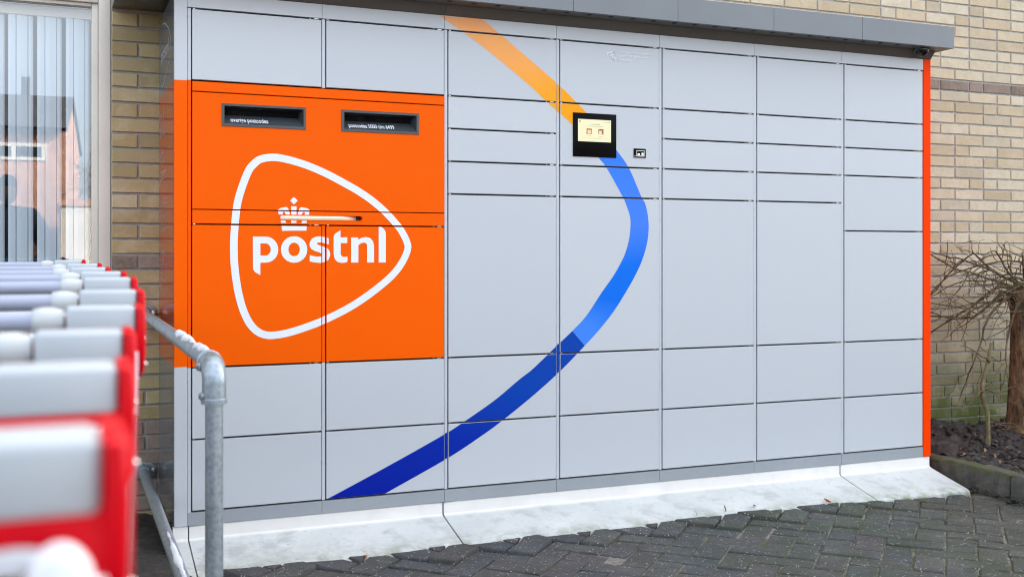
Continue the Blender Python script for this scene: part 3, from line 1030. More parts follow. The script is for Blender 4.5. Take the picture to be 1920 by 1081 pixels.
# ================================================================== PLINTH ELEMENTS
def plinth(x0, x1, lab):
    prof = [(0.03, 0.129), (0.0065, 0.129), (0.0045, 0.127), (0.0045, 0.083), (0.001, 0.078), (-0.008, 0.0745), (-0.12, 0.0445), (-0.245, 0.013), (-0.258, 0.006), (-0.262, -0.004), (-0.262, -0.08), (0.03, -0.08)]
    mb = MB()
    n = max(2, int((x1 - x0) / 0.06))
    rows = []
    for i in range(n + 1):
        x = x0 + (x1 - x0) * i / n
        e = 0.0018 if i in (0, n) else 0.0
        rows.append([(x, y + (rnd.uniform(-0.0006, 0.0006) if k > 1 else 0) + e * (k in (2, 3, 8, 9)), z - e + (rnd.uniform(-0.0007, 0.0007) if 3 < k < 9 else 0)) for k, (y, z) in enumerate(prof)])
    mb.quad_grid(rows, close=True)
    mb.face(rows[0][::-1]); mb.face(rows[-1])
    tag(mb.build('concrete_plinth', M['concrete'], smooth=30), lab, 'plinth', 'pale concrete plinth elements under the locker')


plinth(-0.066, -0.0125, 'narrow pale concrete plinth piece at the left end beside the handrail')
plinth(-0.0075, 1.0015, 'pale concrete plinth element under the orange doors, behind the galvanised post')
plinth(1.0085, 3.0485, 'longest pale concrete plinth element under the middle grey doors')
plinth(3.0555, 3.617, 'pale concrete plinth element at the right end beside the mossy kerb')

# ================================================================== PARCEL LOCKER
lock = empty('parcel_locker', (0, 0, 0.13), 'wide light grey parcel locker with orange letterbox section, blue and orange stripe', 'parcel locker')
W = 0.512
RW = {'T': 2.0762, '1': 1.8058, '2': 1.6706, '3': 1.5354, '4': 1.4002, '5': 1.2650, 'A': 0.7242, 'M': 0.4538, 'B': 0.1834}
GV, GH = 0.0030, 0.0034            # half gaps, vertical and horizontal joints
surfaces = []                      # (object, x0, x1, z0, z1, y)


def panel(name, x0, x1, z0, z1, mat, parent, y0=0.0, th=0.018, ch=0.0014, holes=(), depth=None, label=None, world=True, reg=True):
    mb = MB()
    ins = [(x0 + ch, z0 + ch), (x1 - ch, z0 + ch), (x1 - ch, z1 - ch), (x0 + ch, z1 - ch)]
    out = [(x0, z0), (x1, z0), (x1, z1), (x0, z1)]
    loops = [[Vector((p[0], p[1], 0)) for p in ins]] + [[Vector((p[0], p[1], 0)) for p in h] for h in holes]
    if holes:
        flat = [v for l in loops for v in l]
        for t in tessellate_polygon(loops):
            mb.face([(flat[i].x, y0, flat[i].y) for i in t])
    else:
        mb.face([(p[0], y0, p[1]) for p in ins])
    mb.quad_grid([[(p[0], y0, p[1]) for p in ins], [(p[0], y0 + ch, p[1]) for p in out], [(p[0], y0 + th, p[1]) for p in out]], close=True)
    for h in holes:
        mb.quad_grid([[(p[0], y0, p[1]) for p in h], [(p[0], y0 + (depth or th), p[1]) for p in h]], close=True)
    o = mb.build(name, mat, None)
    if world:
        wparent(o, parent)
    else:
        o.parent = parent
    if label:
        o['label'] = label
    if reg:
        surfaces.append((o, x0, x1, z0, z1, y0))
    return o


def part(mb, name, mat, parent=lock, smooth=False, label=None):
    o = wparent(mb.build(name, mat, None, smooth=smooth), parent)
    if label:
        o['label'] = label
    return o


# carcass (dark in the joints)
mb = MB()
mb.box(-0.0595, 3.5722, 0.060, 0.583, 0.1315, 2.134)
part(mb, 'carcass', M['void'])

# left corner trim and glossy left side panel
zt0, zt1 = 0.7283, 1.8032
for nm, z0, z1, mt, ms in (('corner_trim', 0.131, zt0, 'door', 'sidegrey'), ('corner_trim', zt0, zt1, 'orange', 'sideorange'), ('corner_trim', zt1, 2.134, 'door', 'sidegrey')):
    panel(nm, -0.0619, -0.0157, z0, z1, M[mt], lock, 0.0, 0.020, 0.0004, label='orange corner trim' if mt == 'orange' else None)
    mb = MB()
    mb.box(-0.0623, -0.0597, 0.0205, 0.586, z0, z1)
    o = part(mb, 'side_panel', M[ms])
    if ms == 'sideorange':
        o['label'] = 'glossy orange band of the side panel'
# right orange edge panel
mb = MB()
mb.box(3.5725, 3.6195, 0.0, 0.586, 0.131, 2.136, 0.0015)
part(mb, 'edge_panel', M['endorange'], label='bright orange right edge panel')


def orange_zone(i, z):
    return i < 2 and zt0 - 0.01 < z < zt1 + 0.01


# posts between the columns
for i in range(7):
    x1 = i * W + 0.0000
    xa, xb = x1 - 0.0140, x1 - 0.0012
    if i == 0:
        panel('post', xa, xb, RW['B'] - 0.052, RW['A'] - 0.0005, M['post'], lock, 0.005, 0.015, 0.0006)
        panel('post', xa, xb, RW['A'] + 0.0005, RW['1'] - 0.0005, M['orange'], lock, 0.005, 0.015, 0.0006, label='orange post section')
        panel('post', xa, xb, RW['1'] + 0.0005, 2.077, M['post'], lock, 0.005, 0.015, 0.0006)
    elif i == 1:
        panel('post', xa, xb, RW['B'] - 0.001, RW['A'] - 0.0005, M['post'], lock, 0.005, 0.015, 0.0006)
        panel('post', xa, xb, RW['A'] + 0.0005, 1.2645, M['orange'], lock, 0.005, 0.015, 0.0006, label='orange post section')
        panel('post', xa, xb, RW['1'] + 0.0005, 2.077, M['post'], lock, 0.005, 0.015, 0.0006)
    else:
        panel('post', xa, xb, RW['B'] - 0.001, 2.077, M['post'], lock, 0.005, 0.015, 0.0006)

# doors
COLS = [['T', '1'], None]
layout = {0: ['A', 'M', 'B'], 1: ['A', 'M', 'B'], 2: ['T', '1', '2', '3', '4', 'A', 'M', 'B'], 3: ['T', '1', '3', '4', 'A', 'M', 'B'],
          4: ['T', '1', '2', '3', '4', 'A', 'M', 'B'], 5: ['T', '1', '2', '3', '4', 'A', 'M', 'B'], 6: ['T', '1', '2', '3', '5', 'A', 'M', 'B']}
doors = {}
latch = MB()
latch.box(-0.004, 0.004, 0.006, 0.016, -0.0012, 0.0012)
latch_proto = latch.build('latch', M['steel'])
first_latch = True


def add_latches(o, x0, x1, z):
    global first_latch
    for lx, sx in ((x0 + 0.007, 1.0), (x1 - 0.045, 0.5), (x1 - 0.02, 2.2)):
        l = latch_proto if first_latch else latch_proto.copy()
        if not first_latch:
            col.objects.link(l)
        first_latch = False
        l.location = (lx, -0.001, z + 0.0005)
        l.scale = (sx, 1, 1)
        l.parent = o


def door(i, z0, z1, mat, name='locker_door', **k):
    o = panel(name, i * W + GV, (i + 1) * W - 0.0172, z0 + GH, z1 - GH, M[mat], lock, rnd.uniform(-0.0004, 0.0006), 0.016, **k)
    add_latches(o, i * W + GV, (i + 1) * W - 0.0158, z1)
    return o


for i, rws in layout.items():
    if i < 2:
        door(i, RW['1'], RW['T'], 'door')
    for a, b_ in zip(rws[:-1], rws[1:]):
        nm = 'control_panel' if (i == 3 and a == '1') else 'locker_door'
        o = door(i, RW[b_], RW[a], 'door', name=nm)
        doors[(i, a)] = o
# orange letterbox section spanning two columns
XA, XB = GV, 2 * W - 0.0158 + 0.0004
panel('header_strip', XA, XB, 1.7660, RW['1'] - GH, M['orange'], lock, 0.0, 0.016, label='narrow orange strip above the letter flap')
SL1, SL2 = (0.1106, 0.4329, 1.6377, 1.7254), (0.5745, 0.8978, 1.6379, 1.7252)
rect = lambda s: [(s[0], s[2]), (s[1], s[2]), (s[1], s[3]), (s[0], s[3])]
flap = panel('letter_flap', XA, XB, 1.3220, 1.7622, M['orange'], lock, 0.0, 0.016, holes=[rect([SL1[0] + .004, SL1[1] - .004, SL1[2] + .004, SL1[3] - .004]), rect([SL2[0] + .004, SL2[1] - .004, SL2[2] + .004, SL2[3] - .004])], label='large orange flap with two letter slots')


def stadium(x0, x1, zc, r, n=8):
    pts = [(x1 - r + r * math.cos(R(-90 + 180 * i / n)), zc + r * math.sin(R(-90 + 180 * i / n))) for i in range(n + 1)]
    return pts + [(x0 + r + r * math.cos(R(90 + 180 * i / n)), zc + r * math.sin(R(90 + 180 * i / n))) for i in range(n + 1)]


hs = stadium(0.3312, 0.6616, 1.2939, 0.0096)
hstrip = panel('handle_strip', XA, XB, 1.2672, 1.3184, M['orange'], lock, 0.0, 0.016, holes=[hs], depth=0.03, label='orange strip with recessed handle slot')
for i in (0, 1):
    o = door(i, RW['A'], 1.2652, 'orange', name='collection_door')
    o['label'] = 'orange lower collection door'
# handle recess
mb = MB()
mb.face([(x, 0.028, z) for x, z in hs])
mb.build('handle_pocket', M['void'], hstrip)
mb = MB()
prof = [(0.0025, 1.2848), (0.0006, 1.2868), (-0.0006, 1.2940), (0.0006, 1.3008), (0.0030, 1.3030), (0.016, 1.3030), (0.016, 1.2848)]
rows = []
for x, dy in ((0.3335, 0.0), (0.3365, -0.0006), (0.58, -0.0006), (0.607, 0.006), (0.628, 0.016), (0.64, 0.026)):
    rows.append([(x, y + dy, z) for y, z in prof])
mb.quad_grid(rows, close=True); mb.face(rows[0]); mb.face(rows[-1])
mb.build('handle', M['brass'], hstrip, smooth=50)
mb = MB()
outer, inner = stadium(0.3295, 0.6633, 1.2939, 0.0113), stadium(0.3318, 0.6610, 1.2939, 0.0090)
mb.quad_grid([[(x, -0.0001, z) for x, z in outer], [(x, -0.0016, z) for x, z in outer], [(x, -0.0016, z) for x, z in inner], [(x, 0.006, z) for x, z in inner]], close=True)
mb.build('handle_rim', M['orange'], hstrip, smooth=40)


# letter slots
def slot(S, S_in):
    x0, x1, z0, z1 = S
    a0, a1, c0, c1 = S_in
    o4, i4 = rect(S), rect(S_in)
    back = [(a0 + 0.006, c0 + 0.038), (a1 - 0.012, c0 + 0.038), (a1 - 0.012, c1 - 0.006), (a0 + 0.006, c1 - 0.006)]
    mb = MB()
    mb.quad_grid([[(x, -0.0002, z) for x, z in o4], [(x, -0.0028, z) for x, z in [(p[0] + (0.0012 if p[0] < (x0 + x1) / 2 else -0.0012), p[1] + (0.0012 if p[1] < (z0 + z1) / 2 else -0.0012)) for p in o4]], [(x, -0.0028, z) for x, z in i4]], close=True)
    fo = mb.build('slot_frame', M['slot'], flap)
    mb = MB()
    mb.quad_grid([[(x, -0.0028, z) for x, z in i4], [(x, 0.045, z) for x, z in back]], close=True)
    wo = mb.build('slot_throat', M['ledge'], flap)
    mb = MB()
    n = 46
    for k in range(n):                       # hanging bristles
        u = back[0][0] + (back[1][0] - back[0][0]) * (k + 0.5) / n
        w = (back[1][0] - back[0][0]) / n * 0.5
        y = 0.040 + rnd.uniform(-0.004, 0.003)
        mb.face([(u - w, y, back[0][1] + rnd.uniform(0, 0.004)), (u + w, y + 0.002, back[0][1] + rnd.uniform(0, 0.004)), (u + w, y, back[3][1]), (u - w, y, back[3][1])])
    mb.face([(p[0], 0.046, p[1]) for p in back])
    mb.build('slot_brush', M['bristle'], flap, recalc=False)
    return a0, a1, c0, c1


slot(SL1, (0.1206, 0.4237, 1.6484, 1.7160))
slot(SL2, (0.5859, 0.8873, 1.6488, 1.7150))


def text_tris(body, size, bold=0.0, spacing=1.0):
    cu = bpy.data.curves.new('txt', 'FONT')
    cu.body = body
    cu.size = size
    cu.offset = bold
    cu.space_character = spacing
    cu.resolution_u = 3
    o = bpy.data.objects.new('txt', cu)
    col.objects.link(o)
    dg = bpy.context.evaluated_depsgraph_get()
    ev = o.evaluated_get(dg)
    me = ev.to_mesh()
    me.calc_loop_triangles()
    tris = [[(me.vertices[i].co.x, me.vertices[i].co.y) for i in t.vertices] for t in me.loop_triangles]
    ev.to_mesh_clear()
    bpy.data.objects.remove(o)
    bpy.data.curves.remove(cu)
    return tris


def text_obj(name, body, width, height_scale, place, mat, parent, bold=0.0):
    """place(u, v) -> xyz; body scaled so that it is `width` long"""
    tr = text_tris(body, 1.0, bold)
    xs = [p[0] for t in tr for p in t]
    k = width / (max(xs) - min(xs))
    mb = MB()
    for t in tr:
        mb.face([place((p[0] - min(xs)) * k, p[1] * k * height_scale) for p in t])
    o = mb.build(name, mat, None, recalc=False)
    o.parent = parent
    return o


def ledge_place(x0, c0):
    def f(u, v):
        t = 0.22 + v / 0.054
        return (x0 + u, -0.0036 + 0.0478 * t, c0 + 0.0006 + 0.038 * t)
    return f


text_obj('slot_lettering', 'overige postcodes', 0.143, 1.9, ledge_place(0.146, 1.6484), M['white'], flap, 0.018)
text_obj('slot_lettering', 'postcodes 5000 t/m 6499', 0.190, 1.9, ledge_place(0.608, 1.6488), M['white'], flap, 0.018)

# top strip, skirt (one piece per column)
for i in range(7):
    xr = (i + 1) * W - 0.0145 if i < 6 else 3.5715
    panel('top_strip', (i * W - 0.0145 + 0.0008) if i else -0.0148, xr - 0.0008, RW['T'] + GH, 2.1350, M['door'], lock, 0.0005, 0.018, 0.0006)
    panel('skirt_panel', (i * W - 0.0145 + 0.0006) if i else -0.0148, xr - 0.0006, 0.1305, RW['B'] - GH, M['skirt'], lock, 0.0015, 0.018, 0.0008, reg=False)

# control panel fittings
cp = doors[(3, '1')]
mb = MB()
mb.box(1.5984, 1.8111, -0.0042, 0.0003, 1.5757, 1.7661, 0.0016)
scr = mb.build('touch_terminal', M['terminal'], cp, smooth=40)
dx0, dx1, dz0, dz1 = 1.6214, 1.7836, 1.6422, 1.7390
Y1, Y2, Y3, Y4 = -0.0048, -0.0052, -0.0056, -0.006


def flat(name, rects, y, mat):
    mb = MB()
    for (a, b_, c, d) in rects:
        mb.face([(a, y, c), (b_, y, c), (b_, y, d), (a, y, d)])
    o = mb.build(name, mat, None, recalc=False)
    o.parent = cp
    return o


flat('display', [(dx0, dx1, dz0, dz1)], Y1, M['display'])
flat('display_graphics', [(1.6625, 1.6892, 1.6752, 1.6990), (1.7205, 1.7470, 1.6752, 1.6990), (1.626, 1.634, 1.7255, 1.7335)], Y2, M['icon1'])
flat('display_graphics', [(1.6680, 1.6840, 1.6780, 1.6925), (1.7225, 1.7370, 1.6765, 1.6905)], Y3, M['icon2'])
flat('display_graphics', [(1.6645, 1.6875, 1.6945, 1.6975), (1.7260, 1.7440, 1.6945, 1.6980), (1.7205, 1.7225, 1.679, 1.697), (1.6600, 1.6640, 1.6765, 1.6800), (1.7395, 1.7420, 1.678, 1.693)], Y4, M['icon4'])
flat('display_graphics', [(1.683, 1.728, 1.7165, 1.7185), (1.665, 1.743, 1.7085, 1.7098), (1.667, 1.685, 1.6655, 1.6668), (1.725, 1.742, 1.6640, 1.6653), (1.744, 1.769, 1.7290, 1.7306), (1.7725, 1.778, 1.7275, 1.7325), (1.64, 1.77, 1.6560, 1.6566)], Y2, M['icon3'])
mb = MB()
mb.box(1.8994, 1.9613, -0.0030, 0.0003, 1.5806, 1.6214, 0.0014)
mb.build('scanner', M['terminal'], cp, smooth=40)
mb = MB()
for (a, b_, c, d) in ((1.9135, 1.9535, 1.6105, 1.6125), (1.9135, 1.9535, 1.5895, 1.5912), (1.9120, 1.9136, 1.5895, 1.6125), (1.9534, 1.9550, 1.5895, 1.6125), (1.9005, 1.9525, 1.5862, 1.5878), (1.918, 1.930, 1.592, 1.600), (1.938, 1.949, 1.593, 1.603)):
    mb.box(a, b_, -0.0038, -0.0029, c, d)
mb.build('scanner_window', M['steel'], cp)

# surveillance notice: outlined camera pictogram and three lines of text
nd = doors[(3, 'T')]
mb = MB()


def stroke(mb, pts, w, y, closed=False, c=None):
    n = len(pts)
    rng = range(n if closed else n - 1)
    for i in rng:
        a, b_ = Vector((pts[i][0], pts[i][1])), Vector((pts[(i + 1) % n][0], pts[(i + 1) % n][1]))
        d = (b_ - a).normalized()
        nn = Vector((-d.y, d.x)) * w / 2
        a2, b2 = a - d * w * 0.4, b_ + d * w * 0.4
        mb.face([(q.x, y, q.y) for q in (a2 - nn, b2 - nn, b2 + nn, a2 + nn)], c)


yq = -0.0012
stroke(mb, [(1.763, 2.0334), (1.7965, 2.0450), (1.8035, 2.0425), (1.8062, 2.0375), (1.8026, 2.0325), (1.781, 2.0240)], 0.0035, yq)
stroke(mb, [(1.763, 2.0334), (1.7705, 2.0225)], 0.0035, yq - 0.0002)
stroke(mb, [(1.7882, 2.0273), (1.7954, 2.0110), (1.8010, 2.0100), (1.8044, 2.0170)], 0.0032, yq - 0.0004)
stroke(mb, [(1.8050, 2.0180), (1.8053, 2.0010)], 0.0032, yq - 0.0006)
mb.build('camera_pictogram', M['white'], nd, recalc=False)
for txt, wd, zz in (('Wij maken video-opnamen om', 0.170, 2.0395), ('uw en onze eigendommen', 0.150, 2.0225), ('te bewaken', 0.066, 2.0055)):
    text_obj('notice_lettering', txt, wd, 1.0, (lambda zz: (lambda u, v: (1.8243 + u, -0.0012, zz + v)))(zz), M['white'], nd, 0.012)

# ---- printed artwork
def catmull(pts, n, closed=False):
    out = []
    m = len(pts)
    for i in range(m if closed else m - 1):
        g = lambda k: pts[k % m] if closed else pts[max(0, min(m - 1, k))]
        p0, p1, p2, p3 = g(i - 1), g(i), g(i + 1), g(i + 2)
        for k in range(n):
            t = k / n
            out.append(tuple(0.5 * (2 * p1[a] + (p2[a] - p0[a]) * t + (2 * p0[a] - 5 * p1[a] + 4 * p2[a] - p3[a]) * t * t + (3 * p1[a] - p0[a] - 3 * p2[a] + p3[a]) * t ** 3) for a in (0, 1)))
    if not closed:
        out.append(tuple(pts[-1]))
    return out


def resample(pts, n):
    acc = [0.0]
    for a, b_ in zip(pts[:-1], pts[1:]):
        acc.append(acc[-1] + math.hypot(b_[0] - a[0], b_[1] - a[1]))
    out, j = [], 0
    for k in range(n):
        s = acc[-1] * k / (n - 1)
        while j < len(acc) - 2 and acc[j + 1] < s:
            j += 1
        t = (s - acc[j]) / max(1e-9, acc[j + 1] - acc[j])
        out.append((pts[j][0] + (pts[j + 1][0] - pts[j][0]) * t, pts[j][1] + (pts[j + 1][1] - pts[j][1]) * t))
    return out


def clip_rect(poly, x0, x1, z0, z1):
    for a, b_, c in ((1, 0, x1), (-1, 0, -x0), (0, 1, z1), (0, -1, -z0)):
        poly = clip_half(poly, a, b_, c)
        if len(poly) < 3:
            return []
    return poly


def lerp_stops(stops, t):
    for (a, ca), (b_, cb) in zip(stops[:-1], stops[1:]):
        if t <= b_:
            k = max(0.0, (t - a) / max(1e-9, b_ - a))
            return tuple(x + (y - x) * k for x, y in zip(ca, cb))
    return stops[-1][1]


NS = 260
# each edge is resampled between shared break points so that both run in step
def edge_pts(E, br):
    out = []
    idx = [0] + br + [len(E) - 1]
    cm = catmull(E, 8)
    for (a, b_), n in zip(zip(idx[:-1], idx[1:]), (60, 60, 40, 70, 70)):
        seg = resample(cm[a * 8:b_ * 8 + 1], n)
        out += seg if not out else seg[1:]
    return out


EL = edge_pts(STRIPE_L, [5, 12, 15, 18])
ER = edge_pts(STRIPE_R, [4, 11, 14, 18])
NQ = len(EL)
i_scr, i_brk = 59 + 14, 60 + 59 + 39 + 69 - 0
i_brk = (60 + 60 + 40 + 70) - 4
TOP = [(0.0, (0.92, 0.41, 0.16, 1)), (0.35, (0.94, 0.40, 0.10, 1)), (0.62, (0.95, 0.37, 0.010, 1)), (1.0, (0.95, 0.345, 0.0, 1))]
MID = [(0.0, (0.035, 0.20, 0.80, 1)), (0.28, (0.06, 0.21, 0.78, 1)), (0.50, (0.0015, 0.155, 0.74, 1)), (0.72, (0.001, 0.15, 0.73, 1)), (0.90, (0.05, 0.225, 0.80, 1)), (1.0, (0.055, 0.23, 0.80, 1))]
LOW = [(0.0, (0.0015, 0.052, 0.36, 1)), (0.25, (0.001, 0.052, 0.38, 1)), (0.55, (0.001, 0.022, 0.34, 1)), (1.0, (0.0012, 0.010, 0.28, 1))]
quads = []
for k in range(NQ - 1):
    if k < i_scr:
        c = lerp_stops(TOP, k / i_scr)
    elif k < i_brk:
        c = lerp_stops(MID, (k - i_scr) / (i_brk - i_scr))
    else:
        c = lerp_stops(LOW, (k - i_brk) / (NQ - i_brk))
    quads.append(([EL[k], ER[k], ER[k + 1], EL[k + 1]], c))
STRIPE = quads

ring = catmull(RING, 6, closed=True)
nr = len(ring)
inr = []
for k in range(nr):
    a, b_ = ring[k - 2], ring[(k + 2) % nr]
    d = Vector((b_[0] - a[0], b_[1] - a[1])).normalized()
    inr.append((ring[k][0] + d.y * 0.0285, ring[k][1] - d.x * 0.0285))
WHITE = (0.80, 0.83, 0.88, 1)
RINGQ = [([ring[k], inr[k], inr[(k + 1) % nr], ring[(k + 1) % nr]], WHITE) for k in range(nr)]


def glyph(loops):
    vv = [[Vector((p[0], p[1], 0)) for p in l] for l in loops]
    fl = [v for l in vv for v in l]
    return [([(fl[i].x, fl[i].y) for i in t], WHITE) for t in tessellate_polygon(vv)]


def rounded(pts, n=4):
    """soften a glyph outline slightly"""
    return pts


LETTERS = [q for g in (G_p, G_o, G_s, G_t, G_n, G_l) for q in glyph(g)]
CROWNQ = [q for l in CROWN for q in glyph([l])]


def apply_print(name, polys, dy):
    surf = []
    for s_ in surfaces:
        if name == 'printed_outline' and s_[0].name.startswith('handle_strip'):      # the outline crosses this strip twice
            surf += [(s_[0], s_[1], 0.5, *s_[3:]), (s_[0], 0.5, *s_[2:])]
        else:
            surf.append(s_)
    for (o, x0, x1, z0, z1, y) in surf:
        mb = MB()
        for poly, c in polys:
            xs = [p[0] for p in poly]; zs = [p[1] for p in poly]
            if max(xs) < x0 or min(xs) > x1 or max(zs) < z0 or min(zs) > z1:
                continue
            q = clip_rect(poly, x0 + 0.0007, x1 - 0.0007, z0 + 0.0007, z1 - 0.0007)
            if len(q) >= 3 and abs(area(q)) > 1e-9:
                mb.face([(p[0], y - dy, p[1]) for p in q], c)
        if mb.f:
            pr = mb.build(name, M['print'], None, recalc=False, attr=True)
            pr.parent = o


apply_print('printed_stripe', STRIPE, 0.0006)
apply_print('printed_outline', RINGQ, 0.0006)
apply_print('printed_lettering', LETTERS, 0.0006)
# the crown is not printed across the open handle slot
def cut_slot(polys):
    out = []
    for poly, c in polys:
        for (a, b_, cc) in ((0, 1, 1.2820), (0, -1, -1.3055)):
            q = clip_half(poly, a, b_, cc)
            if len(q) >= 3:
                out.append((q, c))
    return out
apply_print('printed_crown', cut_slot(CROWNQ), 0.0006)

# side panel print: outline mark and columns of small white text
side = [o for o in lock.children if o.name.startswith('side_panel')]
side.sort(key=lambda o: o.matrix_world.translation.z)
SX = -0.0627
sp_top = [o for o in lock.children if o.name.startswith('side_panel')][2]
sp_mid = [o for o in lock.children if o.name.startswith('side_panel')][1]
mb = MB()
cxr, czr, kr = 0.5, 1.18, 0.58
for poly, c in [([p[0], tuple(p[0][k] * .55 + p[1][k] * .45 for k in (0, 1)), tuple(p[3][k] * .55 + p[2][k] * .45 for k in (0, 1)), p[3]], (0.42, 0.43, 0.44, 1)) for p, _ in RINGQ]:
    mb.face([(SX, 0.325 - (p[0] - cxr) * kr, 1.965 + (p[1] - czr) * kr * 0.62) for p in poly], c)
mb.build('printed_outline', M['print'], sp_top, recalc=False, attr=True)
mb = MB()
for poly, c in [(p, (0.40, 0.41, 0.42, 1)) for p, _ in LETTERS]:
    mb.face([(SX, 0.325 - (p[0] - cxr) * kr, 1.965 + (p[1] - czr) * kr * 0.62) for p in poly], c)
mb.build('printed_lettering', M['print'], sp_top, recalc=False, attr=True)


def side_text(body, z, width):
    text_obj('side_lettering', body, width, 1.0, lambda u, v: (SX, 0.575 - u, z + v), M['sidetext'], sp_mid, 0.0)


for body, z, wd in (('Brief &', 1.700, 0.20), ('pakket', 1.635, 0.24), ('Altijd', 1.525, 0.21), ('geopend', 1.455, 0.28),
                    ('Pakket', 1.375, 0.09), ('ophalen of versturen', 1.348, 0.30), ('met een code', 1.321, 0.22), ('op het scherm', 1.294, 0.26), ('dag en nacht open', 1.267, 0.30), ('zonder wachten', 1.240, 0.27),
                    ('Post', 1.175, 0.08), ('in de brievenbus', 1.148, 0.26), ('voor de lichting', 1.121, 0.20), ('van maandag tot', 1.094, 0.28), ('en met vrijdag', 1.067, 0.18), ('kijk voor de tijden', 1.040, 0.30), ('op de klep', 1.013, 0.16), ('aan de voorkant', 0.986, 0.28)):
    side_text(body, z, wd)

# ---- canopy over the locker
cz0, cz1, cy0 = 2.174, 2.281, -0.122
CX0, CX1 = -0.249, 3.655
mb = MB()
mb.box(CX0, CX1, cy0 + 0.019, WALL_Y - 0.0015, cz0 + 0.0005, cz0 + 0.004)
canopy = part(mb, 'canopy', M['soffit'], label='flat grey canopy with downlights above the locker')
xs = [CX0] + [i * W + 0.006 for i in range(0, 7)] + [CX1]
for a, b_ in zip(xs[:-1], xs[1:]):
    mb = MB()
    mb.box(a + 0.0008, b_ - 0.0008, cy0, cy0 + 0.018, cz0, cz1, 0.0012)
    o = mb.build('fascia_panel', M['fascia'], canopy)
mb = MB()
mb.box(CX0 + 0.001, CX1 - 0.001, cy0 + 0.0185, WALL_Y - 0.0015, cz1 - 0.012, cz1 - 0.004)
mb.box(CX1 - 0.018, CX1, cy0 + 0.0185, WALL_Y - 0.0015, cz0 + 0.005, cz1 - 0.0125)
mb.box(CX0, CX0 + 0.018, cy0 + 0.0185, WALL_Y - 0.0015, cz0 + 0.005, cz1 - 0.0125)
mb.build('canopy_cover', M['fascia'], canopy)
# sloping infill between locker top and soffit, one sheet per column
for i in range(7):
    a = (i * W - 0.0138) if i else -0.062
    b_ = (i + 1) * W - 0.0152 if i < 6 else 3.6195
    mb = MB()
    mb.quad_grid([[(a, 0.0, 2.1364), (b_, 0.0, 2.1364)], [(a, -0.033, 2.1735), (b_, -0.033, 2.1735)], [(a, 0.02, 2.1735), (b_, 0.02, 2.1735)], [(a, 0.02, 2.1364), (b_, 0.02, 2.1364)]])
    mb.face([(a, 0.0, 2.1364), (a, -0.033, 2.1735), (a, 0.02, 2.1735), (a, 0.02, 2.1364)])
    mb.face([(b_, 0.0, 2.1364), (b_, -0.033, 2.1735), (b_, 0.02, 2.1735), (b_, 0.02, 2.1364)])
    mb.build('infill_sheet', M['soffit'], canopy)
# downlights along the front of the soffit
mb = MB()
mb.lathe([(0.0115, 0.0), (0.0115, 0.0012), (0.0085, 0.0016), (0.0, 0.0012)], (0, 0, 0), (0, 0, -1), 14)
dl = mb.build('downlight', M['void'], canopy)
dl.location = (0.155, -0.088, cz0 + 0.0002)
for k in range(1, 32):
    d = dl.copy(); col.objects.link(d); d.location = (0.155 + 0.1056 * k, -0.088, cz0 + 0.0002)
# dome camera under the right end
mb = MB()
pr = [(0.036 * math.cos(R(a)), 0.036 * math.sin(R(a))) for a in range(0, 91, 10)]
mb.lathe(pr, (3.512, -0.052, 2.1715), (0.1, -0.45, -1), 24)
dome = mb.build('dome_camera', M['blackglass'], canopy, smooth=True)
mb = MB()
mb.lathe([(0.034, -0.004), (0.0395, -0.004), (0.0395, 0.003), (0.0355, 0.004), (0.034, 0.0)], (3.512, -0.052, 2.1715), (0.1, -0.45, -1), 24)
mb.build('dome_ring', M['fascia'], canopy, smooth=40)

# ================================================================== HANDRAIL
PX, PY = -0.165, -1.77             # post position
WXR = -0.128                       # rail meets the wall here
RT, RB, RR = 0.905, 0.243, 0.0197
rail = empty('handrail', (PX, PY, 0), 'galvanised tube handrail bolted to the brick wall in front of the locker', 'handrail')


def elbow_pts(c, r, a):
    return [(c[0] + a[0] * 0, c[1] - r * math.sin(t), c[2] + r * math.cos(t)) for t in [R(90) * i / 8 for i in range(9)]]


mb = MB()
mb.tube([(WXR, WALL_Y - 0.01, RT), (PX, PY + 0.045, RT)], RR, 20)
part(mb, 'top_rail', M['galv'], rail, smooth=40)
mb = MB()
mb.tube([(WXR, WALL_Y - 0.03, RB), (PX, PY + 0.02, RB)], RR, 20)
part(mb, 'lower_rail', M['galv'], rail, smooth=40)
mb = MB()
mb.tube([(PX, PY, -0.12), (PX, PY, RT - 0.05)], RR, 20)
part(mb, 'post', M['galv'], rail, smooth=40)
# cast elbow with sockets and set screws
mb = MB()
pts = [(PX, PY + 0.075, RT), (PX, PY + 0.045, RT)] + [(PX, PY + 0.040 - 0.040 * math.sin(R(t)), RT - 0.040 + 0.040 * math.cos(R(t))) for t in range(10, 91, 10)] + [(PX, PY, RT - 0.078)]
mb.tube(pts, [0.0262] * len(pts), 22)
el = part(mb, 'elbow', M['galv'], rail, smooth=50)
mb = MB()
mb.lathe([(0.0285, 0.0), (0.0285, 0.010), (0.0262, 0.012)], (PX, PY, RT - 0.084), (0, 0, 1), 22)
mb.face([(PX + 0.0285 * math.cos(k * 0.2856), PY + 0.0285 * math.sin(k * 0.2856), RT - 0.084) for k in range(22)])
mb.build('elbow_collar', M['galv'], el, smooth=40)
mb = MB()
mb.lathe([(0.0285, 0.0), (0.0285, 0.010), (0.0262, 0.012)], (PX, PY + 0.082, RT), (0, -1, 0), 22)
mb.build('elbow_collar', M['galv'], el, smooth=40)
for (y, z) in ((PY + 0.010, RT - 0.064), (PY + 0.055, RT - 0.003)):
    mb = MB()
    mb.lathe([(0.0, 0.036), (0.005, 0.0355), (0.0085, 0.034), (0.0095, 0.030), (0.0095, 0.018)], (PX, y, z), (-0.9, -0.45, -0.1), 14)
    mb.build('set_screw_boss', M['galv'], el, smooth=40)


